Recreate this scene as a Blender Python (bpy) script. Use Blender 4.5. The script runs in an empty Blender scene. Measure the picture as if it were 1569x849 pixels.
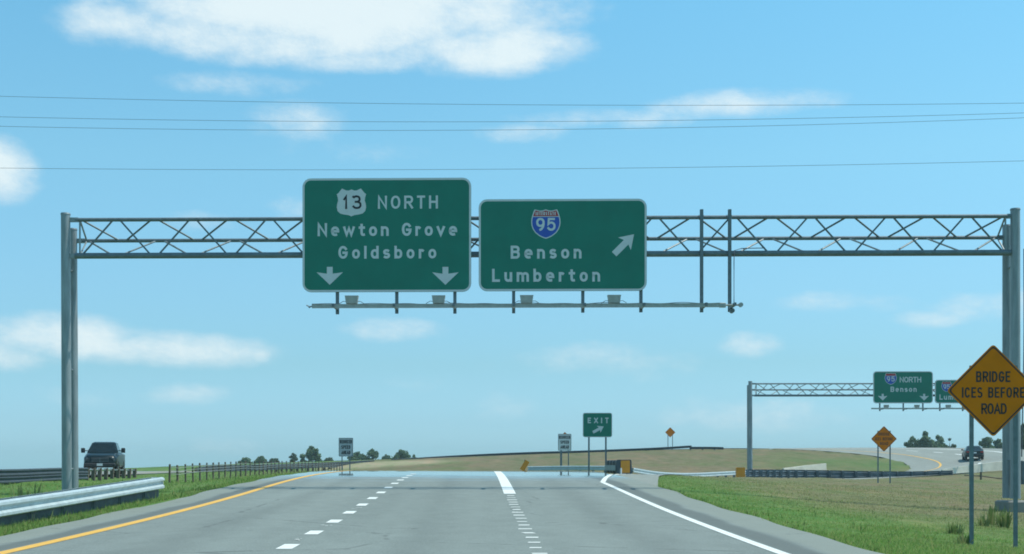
import bpy, math, random
import numpy as np
from mathutils import Vector, Matrix

random.seed(7)
rng = np.random.default_rng(7)
SC = bpy.context.scene
COL = SC.collection
R = math.radians
F, VX, HY, CZ = 2060.0, 735.0, 710.0, 1.48      # focal length in photo pixels, vanishing point, horizon, eye height

# ------------------------------------------------------------------ camera
cam = bpy.data.cameras.new('camera')
cam.sensor_width = 36
cam.lens = 36 * F / 1569
cam.shift_x = (784.5 - VX) / 1569
cam.shift_y = (HY - 424.5) / 1569
cam.clip_start = 0.5
cam.clip_end = 12000
cam_o = bpy.data.objects.new('camera', cam)
cam_o.location = (0, 0, CZ)
cam_o.rotation_euler = (R(90), 0, 0)
COL.objects.link(cam_o)
SC.camera = cam_o

# ------------------------------------------------------------------ sun, sky, exposure
SUN_EL, SUN_AZ = 61.0, 84.0                      # azimuth measured from straight ahead (+Y) towards the right (+X)
sun = bpy.data.lights.new('sun', 'SUN')
sun.energy = 3.9
sun.angle = R(0.53)
sun.color = (1.0, 0.98, 0.90)
sun_o = bpy.data.objects.new('sun', sun)
sdir = Vector((math.sin(R(SUN_AZ)) * math.cos(R(SUN_EL)), math.cos(R(SUN_AZ)) * math.cos(R(SUN_EL)), math.sin(R(SUN_EL))))
sun_o.rotation_euler = sdir.to_track_quat('Z', 'Y').to_euler()
sun_o.location = sdir * 100
COL.objects.link(sun_o)

SC.view_settings.view_transform = 'Standard'
SC.view_settings.look = 'None'
SC.view_settings.gamma = 1
SC.view_settings.use_curve_mapping = False
SC.view_settings.exposure = 0.0
SC.render.film_transparent = False
SC.cycles.max_bounces = 6
SC.cycles.filter_width = 1.8

SKY_STRENGTH = 0.1
# colour balance of the tinted windscreen glass against elevation (radians)
SKY_TINT = [(0.0, (.90, 1.66, 2.45)), (.012, (.80, 1.40, 2.13)), (.030, (.74, 1.25, 1.82)), (.073, (.77, 1.21, 1.43)), (.13, (.94, 1.42, 1.52)), (.22, (1.12, 1.75, 1.66)), (.34, (1.10, 1.98, 1.88)), (1.0, (1.06, 1.7, 1.6))]
world = bpy.data.worlds.new('World')
SC.world = world
world.use_nodes = True
wt = world.node_tree
wt.nodes.clear()
W = wt.nodes.new
L = wt.links.new
w_out = W('ShaderNodeOutputWorld')
w_bg = W('ShaderNodeBackground')
w_bg.inputs[1].default_value = SKY_STRENGTH
L(w_bg.outputs[0], w_out.inputs[0])
sky = W('ShaderNodeTexSky')
sky.sky_type = 'NISHITA'
sky.sun_disc = False
sky.sun_elevation = R(SUN_EL)
sky.sun_rotation = R(SUN_AZ)
sky.air_density = 1.0
sky.dust_density = 0.6
sky.ozone_density = 2.0
tint = W('ShaderNodeMix'); tint.data_type = 'RGBA'; tint.blend_type = 'MULTIPLY'
tint.inputs[0].default_value = 1
L(sky.outputs[0], tint.inputs[6])
tc = W('ShaderNodeTexCoord')
sep = W('ShaderNodeSeparateXYZ'); L(tc.outputs['Generated'], sep.inputs[0])


def wm(op, a, b=None, c=None):
    n = W('ShaderNodeMath'); n.operation = op
    for i, v in enumerate((a, b, c)):
        if v is None: continue
        if isinstance(v, (int, float)): n.inputs[i].default_value = v
        else: L(v, n.inputs[i])
    return n.outputs[0]


az = wm('ARCTAN2', sep.outputs[0], sep.outputs[1])
el = wm('ARCSINE', sep.outputs[2])
comb = W('ShaderNodeCombineXYZ'); L(az, comb.inputs[0]); L(el, comb.inputs[1])


def wnoise(scale, detail, stretch, rough=0.55, off=0.0):
    m = W('ShaderNodeMapping'); m.inputs['Scale'].default_value = (scale, scale * stretch, 1)
    m.inputs['Location'].default_value = (off, off * .7, off * .3)
    L(comb.outputs[0], m.inputs[0])
    n = W('ShaderNodeTexNoise'); n.inputs['Scale'].default_value = 1
    n.inputs['Detail'].default_value = detail; n.inputs['Roughness'].default_value = rough
    L(m.outputs[0], n.inputs['Vector'])
    return n.outputs[0]


tmap = W('ShaderNodeValToRGB')
while len(tmap.color_ramp.elements) < len(SKY_TINT): tmap.color_ramp.elements.new(.5)
for e_, (p_, c_) in zip(tmap.color_ramp.elements, SKY_TINT):
    e_.position = p_; e_.color = tuple(v / 3 for v in c_) + (1,)
L(el, tmap.inputs[0])
tdbl = W('ShaderNodeVectorMath'); tdbl.operation = 'SCALE'; tdbl.inputs['Scale'].default_value = 3.0
L(tmap.outputs[0], tdbl.inputs[0]); L(tdbl.outputs[0], tint.inputs[7])
n_shape = wnoise(15, 8, 1.8, .64)
n_big = wnoise(5, 3, 2.2, .5, 4.0)
# fair-weather clouds: azimuth / elevation (in photo-pixel units of angle), half sizes, thickness
CLOUDS = [
    (540, 40, 400, 84, 1.6), (430, 84, 310, 46, 1.1), (730, 92, 215, 46, 1.25), (230, 78, 130, 32, .75), (600, 110, 290, 24, .8), (800, 60, 90, 30, .7),
    (1060, -8, 285, 30, 2.2), (5, 292, 82, 56, 1.35),
    (110, 526, 150, 38, 1.1), (260, 540, 170, 30, .95), (20, 548, 130, 28, .75), (402, 545, 20, 13, .5), (95, 502, 50, 18, .7),
    (1120, 182, 160, 23, .75), (940, 196, 160, 17, .6), (810, 214, 85, 16, .55), (1250, 185, 80, 12, .3),
    (465, 200, 75, 32, .48), (380, 152, 110, 16, .28), (455, 325, 45, 22, .4), (560, 243, 90, 16, .22),
    (1500, 485, 110, 26, .7), (1420, 500, 60, 14, .4), (1140, 532, 48, 20, .55), (610, 505, 75, 18, .42),
    (285, 607, 70, 16, .38), (340, 683, 55, 20, .35), (905, 555, 130, 24, .28), (1280, 472, 90, 14, .25),
    (1140, 640, 140, 24, .34), (770, 625, 50, 20, .28), (310, 352, 60, 14, .3), (640, 590, 60, 12, .2), (160, 610, 60, 14, .22),
    (-400, 300, 260, 60, .8), (2000, 250, 330, 70, .9), (2300, 560, 260, 40, .7), (-700, 560, 300, 40, .7), (600, -420, 500, 120, 1.0),
    (1900, -500, 400, 110, .9), (-600, -350, 380, 100, .9)]
dens = None
for (px, py, rx, ry, amp) in CLOUDS:
    a0, e0 = (px - VX) / F, (HY - py) / F
    s = W('ShaderNodeVectorMath'); s.operation = 'SUBTRACT'; L(comb.outputs[0], s.inputs[0]); s.inputs[1].default_value = (a0, e0, 0)
    m = W('ShaderNodeVectorMath'); m.operation = 'MULTIPLY'; L(s.outputs[0], m.inputs[0]); m.inputs[1].default_value = (F / rx, F / ry, 0)
    d = W('ShaderNodeVectorMath'); d.operation = 'DOT_PRODUCT'; L(m.outputs[0], d.inputs[0]); L(m.outputs[0], d.inputs[1])
    v = wm('MULTIPLY_ADD', d.outputs['Value'], -amp, amp)
    dens = v if dens is None else wm('MAXIMUM', dens, v)
dens = wm('MAXIMUM', dens, -1.2)
dens = wm('ADD', dens, wm('MULTIPLY', wm('SUBTRACT', n_shape, .5), 2.3))
dens = wm('ADD', dens, wm('MULTIPLY', wm('SUBTRACT', n_big, .5), .9))
mr = W('ShaderNodeMapRange'); mr.interpolation_type = 'SMOOTHSTEP'
L(dens, mr.inputs[0]); mr.inputs[1].default_value = -.14; mr.inputs[2].default_value = 1.25
mr.inputs[3].default_value = 0; mr.inputs[4].default_value = .86
# lit tops and slightly grey undersides: thickness drives the tone
n_tone = wnoise(15, 8, 1.8, .64, .006)
tone = wm('ADD', wm('MULTIPLY', dens, .55), wm('MULTIPLY', wm('SUBTRACT', n_shape, n_tone), 7.0))
mr2 = W('ShaderNodeMapRange'); L(tone, mr2.inputs[0]); mr2.inputs[1].default_value = -.05; mr2.inputs[2].default_value = .75
ccol = W('ShaderNodeMix'); ccol.data_type = 'RGBA'; L(mr2.outputs[0], ccol.inputs[0])
ccol.inputs[6].default_value = (6.3, 8.0, 9.0, 1); ccol.inputs[7].default_value = (8.8, 9.8, 9.9, 1)
cmix = W('ShaderNodeMix'); cmix.data_type = 'RGBA'
L(mr.outputs[0], cmix.inputs[0]); L(tint.outputs[2], cmix.inputs[6]); L(ccol.outputs[2], cmix.inputs[7])
L(cmix.outputs[2], w_bg.inputs[0])

# ------------------------------------------------------------------ helpers


def PT(px, py, d):
    """the point seen at a photo pixel when it stands d metres ahead"""
    return Vector(((px - VX) / F * d, d, CZ - (py - HY) / F * d))


def setp(o, label=None, cat=None, group=None, kind=None):
    if label: o['label'] = label
    if cat: o['category'] = cat
    if group: o['group'] = group
    if kind: o['kind'] = kind
    return o


def empty(name, loc, label, cat, rz=0.0, group=None):
    o = bpy.data.objects.new(name, None)
    o.empty_display_size = .3
    COL.objects.link(o)
    o.location = loc
    o.rotation_euler = (0, 0, rz)
    return setp(o, label, cat, group)


def copy_tree(o, parent=None):
    c = o.copy()
    COL.objects.link(c)
    if parent: c.parent = parent
    for ch in list(o.children): copy_tree(ch, c)
    return c


class MB:
    def __init__(self):
        self.v, self.f = [], []

    def add(self, vs, fs):
        n = len(self.v)
        self.v.extend([tuple(p) for p in vs])
        self.f.extend([tuple(i + n for i in q) for q in fs])
        return self

    def box(self, c, s, rz=0.0, mat=None):
        x, y, z = s[0] / 2, s[1] / 2, s[2] / 2
        vs = [Vector((a * x, b * y, e * z)) for a in (-1, 1) for b in (-1, 1) for e in (-1, 1)]
        M = mat if mat is not None else Matrix.Rotation(rz, 3, 'Z')
        vs = [M @ p + Vector(c) for p in vs]
        return self.add(vs, [(0, 1, 3, 2), (4, 6, 7, 5), (0, 4, 5, 1), (2, 3, 7, 6), (0, 2, 6, 4), (1, 5, 7, 3)])

    def bbox(self, c, s, b=.02, rz=0.0):
        """box with chamfered edges along z and top"""
        x, y, z = s[0] / 2, s[1] / 2, s[2] / 2
        M = Matrix.Rotation(rz, 3, 'Z')
        rings = []
        for (zz, ins) in ((-z, b * .6), (-z + b, 0), (z - b, 0), (z, b)):
            xx, yy = x - ins, y - ins
            cc = b
            ring = [(-xx + cc, -yy), (xx - cc, -yy), (xx, -yy + cc), (xx, yy - cc), (xx - cc, yy), (-xx + cc, yy), (-xx, yy - cc), (-xx, -yy + cc)]
            rings.append([M @ Vector((p[0], p[1], zz)) + Vector(c) for p in ring])
        return self.loft(rings, True, True)

    def loft(self, rings, cap0=True, cap1=True, closed=True):
        n = len(rings[0])
        vs = [p for r in rings for p in r]
        fs = []
        for i in range(len(rings) - 1):
            for j in range(n if closed else n - 1):
                a, b = i * n + j, i * n + (j + 1) % n
                fs.append((a, b, b + n, a + n))
        if cap0: fs.append(tuple(range(n - 1, -1, -1)))
        if cap1: fs.append(tuple((len(rings) - 1) * n + j for j in range(n)))
        return self.add(vs, fs)

    def tube(self, p0, p1, r0, r1=None, n=8, caps=True):
        p0, p1 = Vector(p0), Vector(p1)
        r1 = r0 if r1 is None else r1
        q = (p1 - p0).to_track_quat('Z', 'Y')
        rings = []
        for p, r in ((p0, r0), (p1, r1)):
            rings.append([p + q @ Vector((r * math.cos(2 * math.pi * k / n), r * math.sin(2 * math.pi * k / n), 0)) for k in range(n)])
        return self.loft(rings, caps, caps)

    def path(self, pts, rad, n=6):
        pts = [Vector(p) for p in pts]
        rings = []
        for i, p in enumerate(pts):
            t = (pts[min(i + 1, len(pts) - 1)] - pts[max(i - 1, 0)]).normalized()
            q = t.to_track_quat('Z', 'Y')
            r = rad(i) if callable(rad) else rad
            rings.append([p + q @ Vector((r * math.cos(2 * math.pi * k / n), r * math.sin(2 * math.pi * k / n), 0)) for k in range(n)])
        return self.loft(rings, True, True)

    def build(self, name, mat, parent=None, smooth=False):
        me = bpy.data.meshes.new(name)
        me.from_pydata(self.v, [], self.f)
        me.update()
        if smooth: me.polygons.foreach_set('use_smooth', [True] * len(me.polygons))
        if mat: me.materials.append(mat)
        o = bpy.data.objects.new(name, me)
        COL.objects.link(o)
        if parent: o.parent = parent
        if smooth and hasattr(me, 'set_sharp_from_angle'):
            me.set_sharp_from_angle(angle=R(38))
        return o


def struct(o): return setp(o, kind='structure')

# ------------------------------------------------------------------ materials


def new_mat(name):
    m = bpy.data.materials.new(name)
    m.use_nodes = True
    return m, m.node_tree, m.node_tree.nodes['Principled BSDF']


def nod(t, kind, **kw):
    n = t.nodes.new(kind)
    for k, v in kw.items(): setattr(n, k, v)
    return n


def noise_fac(t, scale, detail=4, coord='Object', vec_scale=(1, 1, 1), rough=.6):
    c = nod(t, 'ShaderNodeTexCoord')
    m = nod(t, 'ShaderNodeMapping'); m.inputs['Scale'].default_value = vec_scale
    t.links.new(c.outputs[coord], m.inputs[0])
    n = nod(t, 'ShaderNodeTexNoise')
    n.inputs['Scale'].default_value = scale; n.inputs['Detail'].default_value = detail; n.inputs['Roughness'].default_value = rough
    t.links.new(m.outputs[0], n.inputs['Vector'])
    return n.outputs[0]


def ramp(t, fac, stops):
    r = nod(t, 'ShaderNodeValToRGB')
    while len(r.color_ramp.elements) < len(stops): r.color_ramp.elements.new(.5)
    for e, (p, c) in zip(r.color_ramp.elements, stops):
        e.position = p; e.color = (*c, 1)
    t.links.new(fac, r.inputs[0])
    return r.outputs[0]


def mixc(t, fac, a, b, blend='MIX'):
    m = nod(t, 'ShaderNodeMix', data_type='RGBA', blend_type=blend)
    for i, v in ((0, fac), (6, a), (7, b)):
        if isinstance(v, (int, float)): m.inputs[i].default_value = v
        elif isinstance(v, tuple): m.inputs[i].default_value = (*v, 1)
        else: t.links.new(v, m.inputs[i])
    return m.outputs[2]


def simple(name, col, rough=.5, metal=0.0, var=.12, scale=3.0, spec=.5, vec_scale=(1, 1, 1), bump=0.0):
    m, t, b = new_mat(name)
    n = noise_fac(t, scale, 5, vec_scale=vec_scale)
    lo = tuple(c * (1 - var) for c in col); hi = tuple(min(1, c * (1 + var)) for c in col)
    t.links.new(ramp(t, n, [(.3, lo), (.7, hi)]), b.inputs['Base Color'])
    b.inputs['Roughness'].default_value = rough
    b.inputs['Metallic'].default_value = metal
    b.inputs['Specular IOR Level'].default_value = spec
    if bump:
        bp = nod(t, 'ShaderNodeBump'); bp.inputs['Strength'].default_value = bump
        t.links.new(n, bp.inputs['Height']); t.links.new(bp.outputs[0], b.inputs['Normal'])
    return m


M = {}
M['galv'] = simple('galvanised_steel', (.26, .30, .31), .5, .3, .26, 4, vec_scale=(1.6, 1.6, .22))
M['galv_dark'] = simple('weathered_steel', (.15, .19, .21), .6, .3, .2, 6)
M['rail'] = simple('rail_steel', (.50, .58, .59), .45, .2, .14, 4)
M['rail_dark'] = simple('rail_steel_dark_shaded', (.055, .075, .09), .65, .1, .25, 4)  # dark steel; for rails facing from the sun the colour holds their shade
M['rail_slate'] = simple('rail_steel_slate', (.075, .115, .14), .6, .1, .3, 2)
M['alu'] = simple('aluminium_bar', (.36, .38, .36), .5, .4, .12, 8)
M['wood'] = simple('post_timber', (.13, .105, .075), .85, 0, .35, 6, vec_scale=(3, 3, .6))
M['green'] = simple('sign_green', (.0, .175, .118), .38, 0, .10, 1.3, .35)
M['white'] = simple('sign_legend_white', (.60, .63, .62), .45, 0, .05, 3)
M['whiteplate'] = simple('sign_white_sheet', (.66, .67, .66), .45, 0, .08, 3)
M['greyplate'] = simple('sign_weathered_sheet', (.34, .40, .42), .5, 0, .2, 4)
M['black'] = simple('sign_legend_black', (.012, .012, .014), .5, 0, .2, 3)
M['blue'] = simple('shield_blue', (.012, .075, .42), .4, 0, .08, 3)
M['red'] = simple('shield_red', (.40, .02, .025), .4, 0, .08, 3)
M['amber'] = simple('sign_amber', (.74, .195, .001), .5, 0, .12, 1.8, .12)
M['amber_panel'] = simple('marker_amber', (.72, .27, .01), .5, 0, .12, 3)
M['concrete'] = simple('concrete', (.25, .245, .21), .85, 0, .2, 2.5, bump=.3)
M['concrete_light'] = simple('barrier_concrete', (.62, .60, .50), .85, 0, .14, 1.5, bump=.2)
M['wire'] = simple('wire', (.09, .10, .12), .5, .2, .05, 3)
M['rubber'] = simple('tyre_rubber', (.02, .02, .021), .8, 0, .2, 8)
M['chrome'] = simple('chrome', (.6, .62, .64), .15, 1.0, .05, 3)
M['dark_plastic'] = simple('dark_plastic', (.02, .022, .024), .5, 0, .2, 4)
M['lamp_glass'] = simple('lamp_glass', (.55, .58, .6), .12, .3, .1, 9)
M['lamp_dark'] = simple('headlamp_lens', (.10, .11, .115), .15, .2, .2, 9)
M['tail_red'] = simple('tail_lens', (.35, .015, .01), .25, 0, .1, 9)
M['bark'] = simple('bark', (.09, .068, .05), .9, 0, .3, 5, bump=.5)


def car_paint(name, col):
    m, t, b = new_mat(name)
    n = noise_fac(t, 3, 4)
    t.links.new(ramp(t, n, [(.3, tuple(c * .85 for c in col)), (.7, col)]), b.inputs['Base Color'])
    b.inputs['Roughness'].default_value = .3
    b.inputs['Coat Weight'].default_value = .12
    b.inputs['Specular IOR Level'].default_value = .3
    b.inputs['Coat Roughness'].default_value = .06
    return m


M['truck_paint'] = car_paint('pickup_paint', (.006, .016, .018))
M['car_paint'] = car_paint('car_paint', (.016, .034, .036))
m, t, b = new_mat('tinted_glass')
n_ = noise_fac(t, 2, 2)
t.links.new(ramp(t, n_, [(.3, (.006, .012, .012)), (.7, (.012, .02, .02))]), b.inputs['Base Color'])
b.inputs['Roughness'].default_value = .06
M['glass'] = m


def leafy(t, b, col):
    """thin leaf: half of the light goes through"""
    tr = nod(t, 'ShaderNodeBsdfTranslucent'); t.links.new(col, tr.inputs['Color'])
    ms = nod(t, 'ShaderNodeMixShader'); ms.inputs[0].default_value = .5
    out = [n for n in t.nodes if n.type == 'OUTPUT_MATERIAL'][0]
    t.links.new(b.outputs[0], ms.inputs[1]); t.links.new(tr.outputs[0], ms.inputs[2]); t.links.new(ms.outputs[0], out.inputs[0])


def leaf_mat(name, lo, mid, hi):
    m, t, b = new_mat(name)
    g = nod(t, 'ShaderNodeNewGeometry')
    n = noise_fac(t, .45, 3)
    mx = nod(t, 'ShaderNodeMath', operation='MULTIPLY_ADD')
    t.links.new(g.outputs['Random Per Island'], mx.inputs[0]); mx.inputs[1].default_value = .55
    mm = nod(t, 'ShaderNodeMath', operation='MULTIPLY'); t.links.new(n, mm.inputs[0]); mm.inputs[1].default_value = .5
    t.links.new(mm.outputs[0], mx.inputs[2])
    col = ramp(t, mx.outputs[0], [(.15, lo), (.5, mid), (.85, hi)])
    t.links.new(col, b.inputs['Base Color']); leafy(t, b, col)
    b.inputs['Roughness'].default_value = .65
    b.inputs['Specular IOR Level'].default_value = .25
    return m


M['leaf'] = leaf_mat('tree_leaves', (.08, .135, .07), (.12, .19, .095), (.17, .25, .12))
M['leaf_pale'] = leaf_mat('pale_tree_leaves', (.05, .08, .04), (.08, .12, .06), (.12, .16, .08))

# ------------------------------------------------------------------ asphalt


def asphalt(name, base, gloss_zone=None, seams=False):
    m, t, b = new_mat(name)
    big = noise_fac(t, .35, 4, vec_scale=(1.4, .12, 1))
    mid = noise_fac(t, 2.2, 5, vec_scale=(1, .5, 1))
    fine = noise_fac(t, 38, 4, vec_scale=(1, .6, 1))
    c = ramp(t, big, [(.25, tuple(x * .88 for x in base)), (.75, tuple(x * 1.10 for x in base))])
    c = mixc(t, .55, c, ramp(t, mid, [(.3, (.82, .82, .82)), (.7, (1.12, 1.12, 1.12))]), 'MULTIPLY')
    c = mixc(t, .6, c, ramp(t, fine, [(.3, (.62, .62, .62)), (.7, (1.36, 1.36, 1.36))]), 'MULTIPLY')
    tcn = nod(t, 'ShaderNodeTexCoord'); sx = nod(t, 'ShaderNodeSeparateXYZ'); t.links.new(tcn.outputs['Object'], sx.inputs[0])

    def mth(op, a, bb=None, cc=None):
        n = nod(t, 'ShaderNodeMath', operation=op)
        for i, v in enumerate((a, bb, cc)):
            if v is None: continue
            if isinstance(v, (int, float)): n.inputs[i].default_value = v
            else: t.links.new(v, n.inputs[i])
        return n.outputs[0]

    if seams:
        # darker, older strip of paving between the edge lines and the shoulders, and faint oil tracks in each lane
        wob = mth('MULTIPLY', mth('SUBTRACT', noise_fac(t, .25, 3, vec_scale=(.1, 1, 1)), .5), .5)
        xx = mth('ADD', sx.outputs[0], wob)

        def band(x0, x1, soft):
            a = nod(t, 'ShaderNodeMapRange', interpolation_type='SMOOTHSTEP'); t.links.new(xx, a.inputs[0]); a.inputs[1].default_value = x0 - soft; a.inputs[2].default_value = x0 + soft
            bb = nod(t, 'ShaderNodeMapRange', interpolation_type='SMOOTHSTEP'); t.links.new(xx, bb.inputs[0]); bb.inputs[1].default_value = x1 - soft; bb.inputs[2].default_value = x1 + soft
            return mth('SUBTRACT', a.outputs[0], bb.outputs[0])
        dk = mth('MAXIMUM', band(4.33, 4.85, .10), band(-7.25, -6.85, .10))
        c = mixc(t, mth('MULTIPLY', dk, .8), c, tuple(x * .55 for x in base))
        sh = mth('MAXIMUM', band(4.95, 9, .12), band(-12, -7.35, .12))
        c = mixc(t, mth('MULTIPLY', sh, .55), c, tuple(x * v for x, v in zip(base, (1.2, 1.15, 1.05))))
        for cx in (-4.75, -1.0, 2.55):
            c = mixc(t, mth('MULTIPLY', band(cx - .25, cx + .25, .3), .30), c, tuple(x * .66 for x in base))
            for wp in (-.85, .85):
                c = mixc(t, mth('MULTIPLY', band(cx + wp - .2, cx + wp + .2, .25), .25), c, tuple(x * 1.16 for x in base))
        # hairline cracks here and there
        vor = nod(t, 'ShaderNodeTexVoronoi', feature='DISTANCE_TO_EDGE'); vor.inputs['Scale'].default_value = .22
        wv = nod(t, 'ShaderNodeMix', data_type='RGBA'); wv.inputs[0].default_value = .12
        nz = nod(t, 'ShaderNodeTexNoise'); nz.inputs['Scale'].default_value = 1.3; nz.inputs['Detail'].default_value = 5
        t.links.new(tcn.outputs['Object'], nz.inputs['Vector']); t.links.new(tcn.outputs['Object'], wv.inputs[6]); t.links.new(nz.outputs[1], wv.inputs[7])
        t.links.new(wv.outputs[2], vor.inputs['Vector'])
        ck = nod(t, 'ShaderNodeMapRange'); t.links.new(vor.outputs['Distance'], ck.inputs[0]); ck.inputs[1].default_value = .004; ck.inputs[2].default_value = .010; ck.inputs[3].default_value = .45; ck.inputs[4].default_value = 0
        gate = nod(t, 'ShaderNodeMapRange'); t.links.new(mid, gate.inputs[0]); gate.inputs[1].default_value = .48; gate.inputs[2].default_value = .58
        c = mixc(t, mth('MULTIPLY', ck.outputs[0], gate.outputs[0]), c, (.05, .05, .05))
    t.links.new(c, b.inputs['Base Color'])
    if gloss_zone:
        y0, y1 = gloss_zone
        wob = mth('MULTIPLY', mth('SUBTRACT', noise_fac(t, .8, 6, vec_scale=(.30, 1, 1), rough=.75), .5), 22.0)
        a = nod(t, 'ShaderNodeMapRange', interpolation_type='SMOOTHSTEP')
        t.links.new(mth('ADD', sx.outputs[1], wob), a.inputs[0]); a.inputs[1].default_value = y0; a.inputs[2].default_value = y1
        a.inputs[3].default_value = .8; a.inputs[4].default_value = .03
        t.links.new(a.outputs[0], b.inputs['Roughness'])
        a2 = nod(t, 'ShaderNodeMapRange', interpolation_type='SMOOTHSTEP')
        t.links.new(mth('ADD', sx.outputs[1], wob), a2.inputs[0]); a2.inputs[1].default_value = y0; a2.inputs[2].default_value = y1
        a2.inputs[3].default_value = .3; a2.inputs[4].default_value = 1.0
        t.links.new(a2.outputs[0], b.inputs['Specular IOR Level'])
    else:
        b.inputs['Roughness'].default_value = .85
        b.inputs['Specular IOR Level'].default_value = .3
    return m


M['asphalt'] = asphalt('asphalt_main', (.208, .238, .215), (44, 58), True)
M['asphalt_ramp'] = asphalt('asphalt_ramp', (.265, .285, .25))
M['paint_white'] = simple('road_paint_white', (.78, .80, .74), .6, 0, .10, 9)
M['paint_yellow'] = simple('road_paint_yellow', (.80, .44, .06), .6, 0, .10, 6)
M['tar'] = simple('tar_seal', (.03, .03, .032), .6, 0, .2, 6)

# ------------------------------------------------------------------ terrain
ZD = [(-60, -.7), (-20, -.22), (0, 0), (20, .225), (26, .32), (32, .44), (38, .60), (44, .77), (50, .91), (58, 1.02), (66, 1.08), (73, 1.09), (80, 1.04), (90, .88), (105, .45), (130, -.4), (170, -1.6)]
_zd = np.arange(-60, 171, .5)
_zv = np.interp(_zd, [a for a, _ in ZD], [b for _, b in ZD])
_k = np.exp(-.5 * (np.arange(-12, 13) / 5.0) ** 2); _k /= _k.sum()
_zv = np.convolve(np.pad(_zv, 12, mode='edge'), _k, mode='valid')


def zr(d): return float(np.interp(d, _zd, _zv))
def xo(d): return -max(d - 70, 0) ** 2 * .004


def catmull(pts, step=1.0):
    P = [Vector(p) for p in pts]
    P = [2 * P[0] - P[1]] + P + [2 * P[-1] - P[-2]]
    out = []
    for i in range(1, len(P) - 2):
        n = max(2, int((P[i + 1] - P[i]).length / step))
        for k in range(n):
            u = k / n
            a, b_, c_, d_ = P[i - 1], P[i], P[i + 1], P[i + 2]
            out.append(.5 * ((2 * b_) + (c_ - a) * u + (2 * a - 5 * b_ + 4 * c_ - d_) * u * u + (3 * b_ - a - 3 * c_ + d_) * u ** 3))
    out.append(P[-2])
    return out


# exit ramp: leaves the carriageway on the right, loops round and climbs on to the embankment
ramp_q = [(4.6, 43, .72, 1.1), (5.5, 52, .88, 1.4), (6.5, 60, .95, 1.6), (9.0, 75, .86, 1.9), (12.4, 87.5, .58, 2.4), (17.6, 97.5, .34, 3.4), (26.5, 107.5, .22, 5.0), (38, 117.5, .50, 5.2), (48, 130, 1.38, 6.3), (51.8, 146, 2.42, 7.0), (47.5, 162, 3.12, 6.0), (35, 175.5, 3.42, 5.0), (15, 192, 2.98, 5.0), (-10, 199, 2.15, 5.0), (-32, 207, 1.5, 5.0), (-60, 220, .5, 5.0)]
ramp_c = catmull([q[:3] for q in ramp_q], 1.0)
_qy = np.array([(q[0], q[1]) for q in ramp_q])
_cum = np.concatenate([[0], np.cumsum(np.hypot(*(np.diff(_qy, axis=0).T)))])
_pc = np.array([(p.x, p.y) for p in ramp_c])
_pcum = np.concatenate([[0], np.cumsum(np.hypot(*(np.diff(_pc, axis=0).T)))]); _pcum *= _cum[-1] / _pcum[-1]
ramp_w = np.interp(_pcum, _cum, [q[3] for q in ramp_q])
opp_c = catmull([(-27.5, -20, .0), (-27.5, 30, .45), (-27.5, 57, .85), (-27.5, 84, .78), (-27.5, 105, .80), (-28.5, 130, .6), (-34, 170, -1.0)], 2.0)
HW_O = 5.2


ramp_b = np.interp(_pcum, _cum, [0, 0, 0, 0, 0, 0, .01, .05, .085, .085, .05, 0, 0, 0, 0, 0])


def side(pts, i):
    t_ = pts[min(i + 1, len(pts) - 1)] - pts[max(i - 1, 0)]
    return Vector((t_.y, -t_.x, 0)).normalized()


ctrl = []
for d in list(range(-40, 100, 7)):
    z = zr(d)
    ctrl += [(-8.2 + xo(d), d, z - .03), (-1 + xo(d), d, z - .03)]
    if d < 46: ctrl.append((5.9, d, z - .03))
for i in range(6, len(ramp_c), 6):
    s_ = side(ramp_c, i)
    for o_ in (-ramp_w[i], ramp_w[i]):
        p = ramp_c[i] + s_ * o_
        if p.y < 72 and o_ < 0: continue
        ctrl.append((p.x, p.y, p.z - .03 + ramp_b[i] * o_))
for i in range(0, len(opp_c), 4):
    for o_ in (-HW_O, HW_O):
        ctrl.append((opp_c[i].x + o_, opp_c[i].y, opp_c[i].z - .03))
ctrl += [(-9.0, 13, .05), (-9.0, 20, .16), (-9.0, 25, .27), (-9.2, 31, .44), (-9.3, 36, .57), (-12, 20, -.1), (-12, 38, .3), (-10, 45, .6), (-13, 57, .52), (-13, 75, .78), (-13, 100, .85), (-20.5, 30, .2), (-20.5, 57, .48), (-20.5, 80, .5), (-17, 65, .38), (-17, 78, .36), (-19.3, 72, .34), (-18.5, 57, .42),
         # right-hand verge
         (9.4, 25.5, -.1), (11, 30, -.1), (15, 25, -.35), (15, 37.5, -.12), (20, 37, -.3), (12, 45, .25), (30, 60, -.2), (40, 40, -.7), (80, 60, -1), (80, 100, -.3),
         (9.3, 61, .86), (11.6, 68, .80), (14.6, 75, .46), (18.4, 84, .62), (24, 96, .55), (27, 91, .08), (33, 103, .42), (40, 104, .3), (45, 108, .2), (50, 95, -.1), (20, 60, .15), (20, 75, .25),
         # gore
         (6.6, 82, .92), (5.0, 92, .85), (9, 95, .42), (14, 105, .25), (9.5, 88, .6),
         # embankment
         (-10, 160, 1.2), (0, 140, .55), (6, 130, .6), (13, 122, .5), (20, 120, .45), (24, 121, .4), (8, 160, 1.75), (22, 150, 2.1), (34, 140, 1.65), (38, 150, 2.2), (15, 176, 2.6), (30, 128, .8), (-25, 170, 1.1), (-30, 140, .75), (-22, 120, .7),
         (0, 225, .8), (30, 220, 1.5), (60, 200, 1.5), (75, 165, 1.5), (60, 128, 1.2), (58, 146, 2.2), (-50, 120, .6), (-50, 60, .4), (-50, 0, -.3), (-80, 250, -2),
         (30, -40, -1.2), (15, 0, -.5), (60, 0, -1.5), (15, -40, -1.0), (10, 12, -.25)]
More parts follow.
